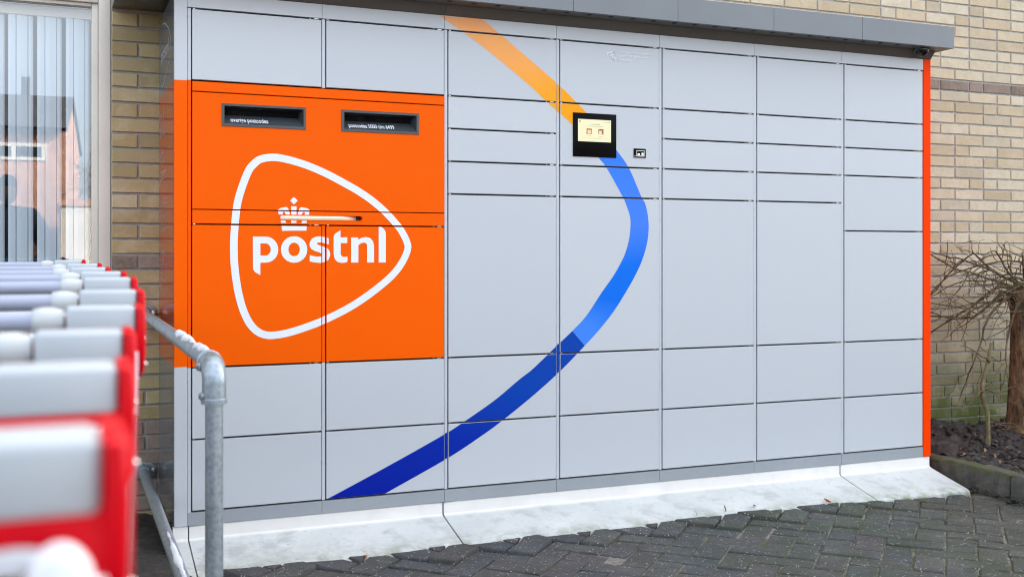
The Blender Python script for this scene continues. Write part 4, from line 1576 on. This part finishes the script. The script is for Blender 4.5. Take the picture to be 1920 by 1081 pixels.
# wall flanges: oval plates with a socket and two screws
def flange(zc, horizontal, lab):
    mb = MB()
    a, b_ = (0.056, 0.034) if horizontal else (0.034, 0.056)
    outer = [(WXR + a * math.copysign(abs(math.cos(t)) ** 0.75, math.cos(t)), zc + b_ * math.copysign(abs(math.sin(t)) ** 0.75, math.sin(t))) for t in [2 * math.pi * k / 32 for k in range(32)]]
    rows = []
    for y, k in ((WALL_Y - 0.0005, 1.0), (WALL_Y - 0.009, 1.0), (WALL_Y - 0.011, 0.94)):
        rows.append([(WXR + (x - WXR) * k, y, zc + (z - zc) * k) for x, z in outer])
    mb.quad_grid(rows, close=True)
    mb.face(rows[-1])
    f = part(mb, 'wall_flange', M['galv'], rail, smooth=35)
    mb = MB()
    mb.lathe([(0.030, 0.0), (0.0275, 0.012), (0.0265, 0.050), (0.0245, 0.054), (0.0205, 0.054)], (WXR, WALL_Y - 0.010, zc), (0, -1, 0), 24)
    mb.build('socket', M['galv'], f, smooth=40)
    for s in (-1, 1):
        mb = MB()
        q = (WXR + s * 0.042, zc) if horizontal else (WXR, zc + s * 0.042)
        mb.lathe([(0.0085, 0.0), (0.0085, 0.0035), (0.006, 0.0045), (0.0, 0.003)], (q[0], WALL_Y - 0.0105, q[1]), (0, -1, 0), 12)
        mb.build('screw', M['steel'], f, smooth=40)


flange(RT, True, '')
flange(RB, True, '')


# ---- snow left lying on the rails
def snow(p0, p1, width, lab, seed, hgt=0.008):
    r = random.Random(seed)
    p0, p1 = Vector(p0), Vector(p1)
    d = (p1 - p0)
    n = max(12, int(d.length / 0.008))
    rows = []
    for i in range(n + 1):
        t = i / n
        env = min(1, 6 * t, 6 * (1 - t)) ** 0.6
        w = max(0.05, env * (0.8 + 0.35 * math.sin(17 * t + seed) + 0.18 * math.sin(43 * t)) + r.uniform(-0.1, 0.1))
        base = p0 + d * t
        row = []
        for k in range(9):
            a = R(-78 + 156 * k / 8) * width * w
            hh = RR + 0.0004 + env * hgt * max(0, 1 - (abs(k - 4) / 4) ** 2) * r.uniform(0.6, 1.2)
            if k in (0, 8):
                hh = RR - 0.001
            row.append(base + Vector((math.sin(a) * hh, 0, math.cos(a) * hh)))
        rows.append(row)
    mb = MB()
    mb.quad_grid(rows)
    tag(mb.build('snow', M['snow'], smooth=True), lab, 'snow', 'snow remnants on the handrail')


def on_rail(t, z, x0=WXR, x1=PX):
    y = WALL_Y + (PY - WALL_Y) * t
    return (x0 + (x1 - x0) * t, y, z)


snow(on_rail(0.63, RT), on_rail(0.83, RT), 0.55, 'strip of crusty snow on the top rail, further from the elbow', 3)
snow(on_rail(0.85, RT), on_rail(0.963, RT), 0.5, 'strip of crusty snow on the top rail beside the elbow', 5)
snow(on_rail(0.50, RB), on_rail(0.97, RB), 0.42, 'long smear of snow along the lower rail', 9, 0.006)

# ================================================================== SHOPPING TROLLEYS
def bil(c00, c10, c01, c11, u, v):
    return tuple(c00[k] * (1 - u) * (1 - v) + c10[k] * u * (1 - v) + c01[k] * (1 - u) * v + c11[k] * u * v for k in range(3))


HZ = 1.055
TW = 0.54
tro = empty('shopping_trolley', (0, 0, 0))
tro['category'] = 'trolley'
tro['group'] = 'shopping trolleys nested in a row'
mb = MB()
mb.tube([(-0.112, 0, HZ), (-TW + 0.112, 0, HZ)], 0.0105, 16)
mb.build('handle_bar', M['bar'], tro, smooth=40)
for s in (0, 1):
    fx = (lambda x: x) if s == 0 else (lambda x: -TW - x)

    def bx(mb, x0, x1, y0, y1, z0, z1, b):
        a, c = sorted((fx(x0), fx(x1)))
        mb.box(a, c, y0, y1, z0, z1, b)
    mb = MB()
    bx(mb, -0.082, -0.0105, -0.019, 0.018, HZ - 0.0150, HZ + 0.0155, 0.0045)
    gp = mb.build('grip', M['grip'], tro, smooth=50)
    mb = MB()
    # red bracket: side cheek with rounded foot, plus the apron below the grip
    out = [(-0.021, HZ + 0.013), (-0.012, HZ + 0.0165), (0.020, HZ + 0.0165), (0.034, HZ + 0.006), (0.040, HZ - 0.020), (0.036, HZ - 0.048), (0.024, HZ - 0.062), (0.006, HZ - 0.066), (-0.010, HZ - 0.058), (-0.019, HZ - 0.038), (-0.0225, HZ - 0.010)]
    rows = []
    for xx, k in ((0.0, 0.86), (-0.002, 0.97), (-0.004, 1.0), (-0.0098, 1.0)):
        rows.append([(fx(xx), 0.008 + (y - 0.008) * k, HZ - 0.024 + (z - HZ + 0.024) * k) for y, z in out])
    mb.quad_grid(rows, close=True)
    mb.face(rows[0]); mb.face(rows[-1])
    # apron with an arch cut in its lower edge
    ap = []
    for i in range(17):
        u = i / 16
        x = -0.0085 - 0.0765 * u
        arch = 0.022 * max(0.0, 1 - ((u - 0.42) / 0.34) ** 2) ** 0.5
        ap.append((x, HZ - 0.046 + arch))
    for y in (-0.0185, 0.016):
        pass
    rowsa = [[(fx(x), -0.0165, HZ - 0.012) for x, z in ap], [(fx(x), -0.0185, HZ - 0.02) for x, z in ap], [(fx(x), -0.0175, z) for x, z in ap], [(fx(x), 0.014, z) for x, z in ap], [(fx(x), 0.016, HZ + 0.004) for x, z in ap]]
    mb.quad_grid(rowsa)
    mb.face([r[-1] for r in rowsa])
    br = mb.build('end_bracket', M['red'], tro, smooth=45)
    for z in (HZ - 0.052,):
        mb = MB()
        mb.lathe([(0.0, 0.0035), (0.0020, 0.0030), (0.0032, 0.0014), (0.0032, -0.001)], (fx(0.0005), 0.012, z), (1 if s == 0 else -1, 0, 0), 12)
        mb.build('bolt', M['chrome'], br, smooth=True)
    mb = MB()
    mb.lathe([(0.0105, 0.0), (0.0135, 0.002), (0.0150, 0.010), (0.0150, 0.020), (0.0132, 0.027), (0.0118, 0.0325)], (fx(-0.1165), 0, HZ), (1 if s == 0 else -1, 0, 0), 18)
    mb.build('collar', M['collar'], tro, smooth=50)
    # rear upright down to the chassis
    mb = MB()
    mb.tube([(fx(-0.013), 0.018, HZ - 0.05), (fx(-0.013), 0.03, 0.90), (fx(-0.024), 0.05, 0.45), (fx(-0.03), 0.06, 0.16)], 0.007, 12)
    mb.tube([(fx(-0.03), 0.06, 0.16), (fx(-0.045), 0.30, 0.20), (fx(-0.09), 0.80, 0.19)], 0.0105, 12)
    mb.build('frame_tube', M['chrome'], tro, smooth=40)
# white plastic child-seat flap under the handle
mb = MB()
seat = []
for i in range(33):
    u = i / 32
    x = -0.010 - 0.12 * u ** 1.5
    bumpz = 0.0145 * max(0.0, 1 - ((x + 0.0255) / 0.0118) ** 2) ** 0.6
    seat.append((x, HZ - 0.033 + bumpz))
rows = [[(x, -0.044, HZ - 0.10) for x, z in seat], [(x, -0.044, z - 0.004) for x, z in seat], [(x, -0.041, z) for x, z in seat], [(x, -0.035, z) for x, z in seat], [(x, -0.032, z - 0.004) for x, z in seat], [(x, -0.032, HZ - 0.10) for x, z in seat]]
mb.quad_grid(rows)
mb.face([r[0] for r in rows]); mb.face([r[-1] for r in rows])
mb.build('seat_flap', M['seatwhite'], tro, smooth=50)
# wire basket
mb = MB()
T = {'RT': ((-0.025, 0.07, 0.97), (-TW + 0.025, 0.07, 0.97)), 'FT': ((-0.085, 0.86, 0.88), (-TW + 0.085, 0.86, 0.88)),
     'RB': ((-0.055, 0.12, 0.50), (-TW + 0.055, 0.12, 0.50)), 'FB': ((-0.10, 0.80, 0.54), (-TW + 0.10, 0.80, 0.54))}


def wires(c00, c10, c01, c11, nu, nv, r=0.0021):
    for i in range(nu + 1):
        u = i / nu
        mb.tube([bil(c00, c10, c01, c11, u, 0), bil(c00, c10, c01, c11, u, 1)], r, 5)
    for j in range(nv + 1):
        v = j / nv
        mb.tube([bil(c00, c10, c01, c11, 0, v), bil(c00, c10, c01, c11, 1, v)], r * 1.15, 5)


for s in (0, 1):
    wires(T['RB'][s], T['FB'][s], T['RT'][s], T['FT'][s], 20, 7)
wires(T['FB'][0], T['FB'][1], T['FT'][0], T['FT'][1], 10, 7)
wires(T['RB'][0], T['RB'][1], T['FB'][0], T['FB'][1], 10, 12)
wires(T['RB'][0], T['RB'][1], T['RT'][0], T['RT'][1], 10, 7)
rim = [T['RT'][0], T['FT'][0], T['FT'][1], T['RT'][1], T['RT'][0]]
for a, b_ in zip(rim[:-1], rim[1:]):
    mb.tube([a, b_], 0.0042, 8)
mb.build('basket', M['chrome'], tro, smooth=60)
for (x, y) in ((-0.03, 0.07), (-TW + 0.03, 0.07), (-0.095, 0.80), (-TW + 0.095, 0.80)):
    mb = MB()
    mb.lathe([(0.020, -0.014), (0.058, -0.014), (0.0625, -0.010), (0.0625, 0.010), (0.058, 0.014), (0.020, 0.014), (0.020, -0.014)], (x, y, 0.0628), (1, 0, 0), 22)
    wh = mb.build('wheel', M['rubber'], tro, smooth=40)
    mb = MB()
    mb.lathe([(0.0, -0.016), (0.0198, -0.0155), (0.0198, 0.0155), (0.0, 0.016)], (x, y, 0.0628), (1, 0, 0), 16)
    mb.build('hub', M['grip'], wh, smooth=40)
    mb = MB()
    for sx in (-1, 1):
        mb.box(x + sx * 0.019 - 0.0015, x + sx * 0.019 + 0.0015, y - 0.016, y + 0.016, 0.055, 0.148)
    mb.box(x - 0.0202, x + 0.0202, y - 0.02, y + 0.02, 0.1485, 0.155)
    mb.build('caster_fork', M['chrome'], tro)

TR = [(-0.482, -3.778, 0.0676), (-0.460, -3.500, 0.0676), (-0.438, -3.210, 0.0655), (-0.408, -2.940, 0.0566), (-0.387, -2.677, 0.0470),
      (-0.371, -2.340, 0.0370), (-0.366, -2.022, 0.0320), (-0.378, -1.710, 0.0275), (-0.377, -1.310, 0.0225), (-0.402, -0.930, 0.0150)]
ORD = ['nearest', 'second', 'third', 'fourth', 'fifth', 'sixth', 'seventh', 'eighth', 'ninth']
for k, (x, y, drop) in enumerate(TR):
    t = tro if k == 0 else copy_tree(tro)
    t.location = (x, y, 1.15 - drop - 0.0155 - HZ)
    t.rotation_euler = (0.0185, 0, R(rnd.uniform(-0.5, 0.5)))
    if k == 0:
        t['label'] = 'nearest, most blurred shopping trolley of the row, with large pale grip on red bracket'
    elif k == 9:
        t['label'] = 'farthest shopping trolley of the row, its handle in front of the window blind'
    else:
        t['label'] = f'{ORD[k]} shopping trolley counted from the camera, pale grip and red handle end'

# ================================================================== VEGETATION
def wander(p, d, length, n, r0, r1, rg, sag=0.0, jit=0.35, zmax=None):
    pts, rad = [Vector(p)], [r0]
    d = Vector(d).normalized()
    for i in range(n):
        d = (d + Vector((rg.gauss(0, jit), rg.gauss(0, jit * 0.5), rg.gauss(0, jit) - sag)) * 0.55).normalized()
        q = pts[-1] + d * (length / n)
        q.y = min(q.y, WALL_Y - 0.02)
        if zmax and q.z > zmax:
            q.z = zmax - abs(rg.gauss(0, 0.012)); d.z = -abs(d.z) * 0.3
        pts.append(q)
        rad.append(r0 + (r1 - r0) * (i + 1) / n)
    return pts, rad


def twigs(mb, pts, rad, rg, level, dens, lo=0.12):
    L_ = sum((b_ - a).length for a, b_ in zip(pts[:-1], pts[1:]))
    for _ in range(int(L_ * dens)):
        i = rg.randint(1, len(pts) - 2) if len(pts) > 3 else 1
        a = pts[i]
        d = (pts[i + 1] - pts[i - 1]).normalized() if i + 1 < len(pts) else (pts[i] - pts[i - 1]).normalized()
        side_ = Vector((rg.gauss(0, 1), rg.gauss(0, 0.5), rg.gauss(0, 1)))
        side_ = (side_ - d * side_.dot(d)).normalized()
        nd_ = d * rg.uniform(0.1, 0.9) + side_
        ln = lo * rg.uniform(0.35, 1.5)
        r0 = min(rad[i] * 0.6, 0.0032 if level == 1 else 0.0019)
        p2, r2 = wander(a, nd_, ln, 6 if level == 1 else 4, r0, r0 * 0.45, rg, 0.0, 0.5, 1.23 if a.y > -5 else None)
        mb.tube(p2, r2, 5 if level == 1 else 4, cap=False)
        if level < 2:
            twigs(mb, p2, r2, rg, level + 1, 13, 0.06)


tg = random.Random(21)
TX, TY = 4.565, 0.285
tree = empty('pollard_tree', (TX, TY, 0.12), 'pollarded tree stump with rough brown trunk and bare hedge branches by the wall', 'tree')
rows = []
mb = MB()
nseg, nrad = 40, 28
for i in range(nseg + 1):
    t = i / nseg
    z = 0.06 + 0.93 * t
    rr = 0.088 - 0.022 * t + 0.035 * max(0, 0.14 - t) / 0.14 + 0.016 * smooth(0.78, 1.0, t) * (1 - smooth(0.94, 1.0, t)) * 2
    if t > 0.97:
        rr *= 0.72
    cx = TX + 0.012 * math.sin(3 * t) + 0.01 * t
    rows.append([(cx + rr * (1 + 0.07 * math.sin(3 * a + 4 * t) + 0.045 * math.sin(11 * a + 2 * math.sin(9 * t)) + tg.uniform(-0.035, 0.035)) * math.cos(a), TY + rr * (1 + 0.06 * math.cos(2 * a - 3 * t) + tg.uniform(-0.035, 0.035)) * math.sin(a), z + tg.uniform(-0.004, 0.004)) for a in [2 * math.pi * k / nrad for k in range(nrad)]])
mb.quad_grid(rows, close=True)
mb.face(rows[-1])
part(mb, 'trunk', M['bark'], tree, smooth=50)
mb = MB()
starts = []
# (start, direction, length, radius): scaffold of the clipped hedge, most of it reaching left along the wall
for (p, d, ln, r) in (((TX - .03, TY - .03, .97), (-1, -.10, .10), .72, .011), ((TX - .04, TY, .95), (-1, .12, .00), .86, .010), ((TX - .05, TY - .02, .93), (-1, -.22, -.28), .80, .009),
                      ((TX, TY - .05, .98), (-.8, -.2, .45), .50, .010), ((TX - .02, TY + .02, .99), (-.9, .1, .34), .62, .009), ((TX - .05, TY - .04, .90), (-1, -.25, -.55), .66, .008),
                      ((TX - .03, TY - .05, 1.0), (-.5, -.35, .4), .42, .008), ((TX - .04, TY + .03, 1.0), (-1, .2, .2), .75, .008), ((TX - .05, TY - .04, .94), (-.9, -.45, .02), .55, .008),
                      ((TX + .03, TY, .98), (1, -.1, .15), .7, .011), ((TX + .04, TY - .03, .95), (1, -.2, -.2), .7, .010), ((TX, TY, 1.0), (.5, -.2, .6), .45, .009), ((TX, TY - .04, .99), (-.1, -.5, .5), .4, .008),
                      ((TX - .04, TY - .05, .97), (-1, -.3, .18), .66, .007), ((TX - .05, TY, .92), (-1, .15, -.18), .78, .008), ((TX - .05, TY + .02, .97), (-1, .1, .13), .9, .008),
                      ((4.62, .30, 1.10), (-1, .05, .05), .95, .006), ((4.66, .26, 1.03), (-1, -.05, .08), .95, .006), ((4.6, .33, .90), (-1, .05, .02), .90, .005), ((4.58, .24, .84), (-1, -.1, -.10), .85, .005), ((4.5, .30, 1.14), (-1, .1, .0), .80, .005), ((4.48, .22, .98), (-1, -.1, -.35), .75, .005),
                      ((3.70, .38, 1.13), (.9, -.1, .12), .22, .006), ((3.68, .36, 1.02), (.9, -.2, .1), .24, .006), ((3.70, .40, .86), (.9, .0, .15), .26, .005), ((3.70, .33, .70), (.8, -.1, .3), .3, .005), ((3.66, .36, 1.18), (.9, -.1, .1), .30, .005)):
    pts, rad = wander(p, d, ln, 15, r * 0.95, r * 0.30, tg, 0.0, 0.26, 1.17)
    mb.tube(pts, rad, 7, cap=False)
    twigs(mb, pts, rad, tg, 1, 11, 0.17)
part(mb, 'branches', M['twig'], tree, smooth=60)

# sapling in front of it
SXp, SYp = 4.075, 0.07
sap = empty('sapling', (SXp, SYp, 0.12), 'thin greenish sapling stem with a few bare twigs standing in the earth', 'sapling')
mb = MB()
pts = [(SXp + 0.005, SYp, 0.09), (SXp + 0.008, SYp, 0.22), (SXp + 0.005, SYp, 0.31), (SXp - 0.025, SYp + 0.005, 0.40), (SXp - 0.020, SYp + 0.01, 0.47), (SXp + 0.02, SYp + 0.012, 0.58), (SXp + 0.045, SYp + 0.012, 0.68)]
mb.tube(catmull([(p[0], p[2]) for p in pts], 1) and pts, [0.0135, 0.012, 0.0115, 0.0125, 0.011, 0.010, 0.009], 10)
part(mb, 'stem', M['sapling'], sap, smooth=60)
mb = MB()
for (p, d, ln, r) in (((SXp - .022, SYp, .43), (-1, -.1, .35), .20, .006), ((SXp - .02, SYp, .44), (1, -.15, .1), .24, .005), ((SXp - .02, SYp, .45), (1, .1, .55), .18, .005), ((SXp + .02, SYp, .58), (-.8, .1, .7), .24, .0045), ((SXp + .0, SYp, .27), (.9, -.1, -.25), .26, .003), ((SXp + .03, SYp, .24), (1, 0, .2), .24, .003)):
    pts, rad = wander(p, d, ln, 7, r, r * 0.35, tg, 0.0, 0.4)
    mb.tube(pts, rad, 6, cap=False)
    twigs(mb, pts, rad, tg, 1, 14, 0.10)
tag(part(mb, 'twigs', M['twig'], sap, smooth=60), kind='stuff')

# ================================================================== SMALL LOOSE THINGS
def one_leaf(x, y, z, s, lab, mt, seed, rot):
    mb = MB()
    r = random.Random(seed)
    n = 10
    rows = []
    for i in range(n + 1):
        t = i / n
        w = s * 0.55 * math.sin(math.pi * min(1, t * 0.98 + 0.02)) ** 0.7 * (1 + 0.18 * math.sin(t * 22))
        curl = s * 0.55 * (t - 0.4) ** 2 * 2
        rows.append([(-w, s * (t - 0.5) * 1.7, curl + w * 0.75), (-w * 0.5, s * (t - 0.5) * 1.7, curl + w * 0.2), (0, s * (t - 0.5) * 1.7, curl), (w * 0.5, s * (t - 0.5) * 1.7, curl + w * 0.25), (w, s * (t - 0.5) * 1.7, curl + w * 0.8)])
    mb.quad_grid(rows)
    o = mb.build('fallen_leaf', mt, smooth=True)
    o.location = (x, y, z)
    o.rotation_euler = rot
    tag(o, lab, 'leaf')


one_leaf(2.775, -0.235, 0.024, 0.022, 'curled orange leaf lying at the plinth edge beside the pavers', M['leaf'], 2, (0.3, 0.2, 0.9))
one_leaf(2.40, -0.20, 0.030, 0.014, 'small brown curled leaf on the plinth edge near the middle', M['litter'], 4, (0.2, -0.3, 2.2))
one_leaf(0.60, -0.262, 0.016, 0.011, 'tiny red leaf fragment at the plinth toe near the post', M['leaf'], 6, (0.2, 0.1, 0.4))
mb = MB()
pp = [(-0.28, 0.30), (-0.235, 0.29), (-0.225, 0.345), (-0.262, 0.36)]
gz = G(-0.25, 0.32)
mb.quad_grid([[(pp[0][0], pp[0][1], gz + .012), (pp[1][0], pp[1][1], gz + .02)], [(-0.268, .325, gz + .035), (-.23, .318, gz + .03)], [(pp[3][0], pp[3][1], gz + .05), (pp[2][0], pp[2][1], gz + .045)]])
tag(mb.build('paper_scrap', M['paper'], smooth=True), 'small crumpled pink paper scrap on the dirt behind the trolleys', 'paper')
# dead stalks standing up from the edge of the paving
for k, (x, y, h, r, lab) in enumerate(((2.09, -0.215, 0.030, 0.0006, 'hair-thin pale stalk standing at the plinth edge'), (2.245, -0.207, 0.037, 0.002, 'short dark dead weed stalk standing at the plinth edge'))):
    mb = MB()
    pts = [(x, y, 0.012), (x + 0.001, y, 0.012 + h * 0.4), (x - 0.003, y, 0.012 + h * 0.75), (x - 0.008, y, 0.012 + h)]
    mb.tube(pts, [r * 1.5, r, r * 1.3, r * 0.7], 6)
    tag(mb.build('weed_stalk', M['twig'], smooth=True), lab, 'weed', 'dead weed stalks at the plinth edge')

# ================================================================== ACROSS THE STREET (seen mirrored in the window)
hs_ = empty('terraced_house', (-4.0, -30.0, -0.09), 'red brick house with dark roof and white window band, mirrored in the window glass', 'house')
hs_.rotation_euler = (0, 0, R(4.5))


def hbox(name, mat, x0, x1, y0, y1, z0, z1, parent=hs_):
    mb = MB()
    mb.box(x0, x1, y0, y1, z0, z1)
    return mb.build(name, mat, parent)


# local coordinates: facade at y=0 facing the locker (+y), gable end at x=4.1
mb = MB()
mb.box(-8, 4.10, -8, 0, 0, 4.95)
mb.face([(4.10, 0, 4.95), (4.10, -8, 4.95), (4.10, -3.2, 6.15)]); mb.face([(-8, 0, 4.95), (-8, -8, 4.95), (-8, -3.2, 6.15)])
hw = mb.build('wall', M['housebrick'], hs_)
mb = MB()
for a, b_ in (((0.35, 4.86), (-3.2, 6.25)), ((-8.3, 4.86), (-3.2, 6.25))):
    mb.quad_grid([[(-8.1, a[0], a[1]), (4.18, a[0], a[1])], [(-8.1, b_[0], b_[1]), (4.18, b_[0], b_[1])], [(-8.1, b_[0], b_[1] + 0.12), (4.18, b_[0], b_[1] + 0.12)], [(-8.1, a[0], a[1] + 0.12), (4.18, a[0], a[1] + 0.12)]], close=False)
    mb.face([(4.18, a[0], a[1]), (4.18, b_[0], b_[1]), (4.18, b_[0], b_[1] + 0.12), (4.18, a[0], a[1] + 0.12)])
rf = mb.build('roof', M['roof'], hs_)
mb = MB(); mb.box(2.60, 2.85, -3.45, -3.15, 5.9, 6.95); mb.build('chimney', M['roof'], rf)
for x0 in (-7.0, -3.4, 0.2):
    wf = hbox('window', M['whitewall'], x0, x0 + 3.4, 0.001, 0.05, 4.02, 4.52)
    for k in range(4):
        mb = MB(); mb.box(x0 + 0.12 + k * 0.82, x0 + 0.80 + k * 0.82, 0.051, 0.06, 4.12, 4.42); mb.build('pane', M['blackglass'], wf)
gar = empty('white_garage', (0.6, -24.0, -0.09), 'white rendered garage with tiled edge beside the house, mirrored in the window glass', 'garage')
mb = MB(); mb.box(-0.70, 4.5, -5, 0, 0, 2.45); mb.build('wall', M['whitewall'], gar)
mb = MB(); mb.box(-0.75, 4.55, -5.05, 0.05, 2.451, 2.62); mb.build('roof_edge', M['housebrick'], gar)
bt = empty('bare_tree', (1.5, -27, -0.09), 'bare winter tree beside the house, mirrored in the window glass', 'tree')
mb = MB()
b2 = random.Random(4)
p2, r2 = wander((0, 0, 0), (0, 0, 1), 3.0, 8, 0.11, 0.07, b2, 0, 0.05)
mb.tube(p2, r2, 8)
mb.build('trunk', M['bark'], bt, smooth=60)
mb = MB()
for _ in range(34):
    q = p2[b2.randint(4, 8)]
    p3, r3 = wander(q, (b2.gauss(0, 0.7), b2.gauss(0, 0.7), 0.7), b2.uniform(1.2, 2.4), 8, 0.03, 0.008, b2, 0, 0.25)
    for k in range(len(p3)):
        pass
    mb.tube(p3, r3, 5, cap=False)
    for _ in range(8):
        s_ = p3[b2.randint(2, 8)]
        p4 = [s_, s_ + Vector((b2.gauss(0, .3), b2.gauss(0, .3), b2.gauss(0.15, .3))), s_ + Vector((b2.gauss(0, .5), b2.gauss(0, .5), b2.gauss(0.3, .4)))]
        mb.tube(p4, [0.009, 0.007, 0.004], 4, cap=False)
mb.build('crown', M['twig'], bt, smooth=60)

# ---- photographer, standing behind the camera and mirrored in the glass
per = empty('person', (-0.80, -4.66, 0), 'person in a dark winter coat standing in the street, mirrored in the window', 'person')
J = {'pelvis': (0, 0, 0.96), 'waist': (0, 0.0, 1.10), 'chest': (0, 0.01, 1.30), 'neck': (0, 0.0, 1.50), 'head0': (0, 0.015, 1.58),
     'shl': (-.21, 0, 1.45), 'shr': (.21, 0, 1.45), 'ell': (-.36, .05, 1.19), 'elr': (.37, .05, 1.17), 'hal': (-.10, .24, 1.12), 'har': (.10, .20, 1.02),
     'hil': (-.10, 0, .92), 'hir': (.10, 0, .92), 'knl': (-.11, .02, .50), 'knr': (.12, .02, .50), 'anl': (-.12, -.02, .09), 'anr': (.13, -.02, .09), 'tol': (-.13, .13, .04), 'tor': (.15, .13, .04)}
names_ = list(J)
ed = [('pelvis', 'waist'), ('waist', 'chest'), ('chest', 'neck'), ('neck', 'head0'), ('chest', 'shl'), ('chest', 'shr'), ('shl', 'ell'), ('shr', 'elr'), ('ell', 'hal'), ('elr', 'har'), ('pelvis', 'hil'), ('pelvis', 'hir'), ('hil', 'knl'), ('hir', 'knr'), ('knl', 'anl'), ('knr', 'anr'), ('anl', 'tol'), ('anr', 'tor')]
RADS = {'pelvis': .17, 'waist': .17, 'chest': .18, 'neck': .075, 'head0': .06, 'shl': .12, 'shr': .12, 'ell': .085, 'elr': .085, 'hal': .042, 'har': .042, 'hil': .11, 'hir': .11, 'knl': .075, 'knr': .075, 'anl': .05, 'anr': .05, 'tol': .04, 'tor': .04}
me = bpy.data.meshes.new('body')
me.from_pydata([J[n] for n in names_], [(names_.index(a), names_.index(b_)) for a, b_ in ed], [])
me.materials.append(M['cloth'])
body = bpy.data.objects.new('body', me)
col.objects.link(body)
body.parent = per
md = body.modifiers.new('skin', 'SKIN')
for n, sv in zip(names_, me.skin_vertices[0].data):
    sv.radius = (RADS[n], RADS[n] * (0.8 if n in ('pelvis', 'waist', 'chest') else 1))
    sv.use_root = n == 'pelvis'
ss = body.modifiers.new('sub', 'SUBSURF'); ss.levels = ss.render_levels = 2
bm = bmesh.new()
bmesh.ops.create_uvsphere(bm, u_segments=24, v_segments=16, radius=1)
for v in bm.verts:
    c = v.co
    v.co = Vector((c.x * 0.077, c.y * (0.098 if c.y > 0 else 0.095), c.z * 0.122))
    if c.z < -0.2:
        v.co.x *= 1 + 0.25 * (c.z + 0.2); v.co.y += 0.012 * (-c.z)
    if abs(c.x) < 0.25 and c.y > 0.8 and -0.3 < c.z < 0.15:
        v.co.y += 0.018 * (1 - abs(c.x) / 0.25)
    v.co += Vector((0, 0.03, 1.695))
mb = MB(); mb.bm(bm)
hd = mb.build('head', M['skin'], per, smooth=True)
bm = bmesh.new()
bmesh.ops.create_uvsphere(bm, u_segments=24, v_segments=16, radius=1)
bmesh.ops.delete(bm, geom=[v for v in bm.verts if v.co.z < 0.1 and v.co.y > -0.1 or v.co.z < -0.45], context='VERTS')
for v in bm.verts:
    v.co = Vector((v.co.x * 0.086, v.co.y * 0.108 + 0.022, v.co.z * 0.130 + 1.70))
mb = MB(); mb.bm(bm)
mb.build('hair', M['hair'], hd, smooth=True)
per.rotation_euler = (0, 0, R(-20))
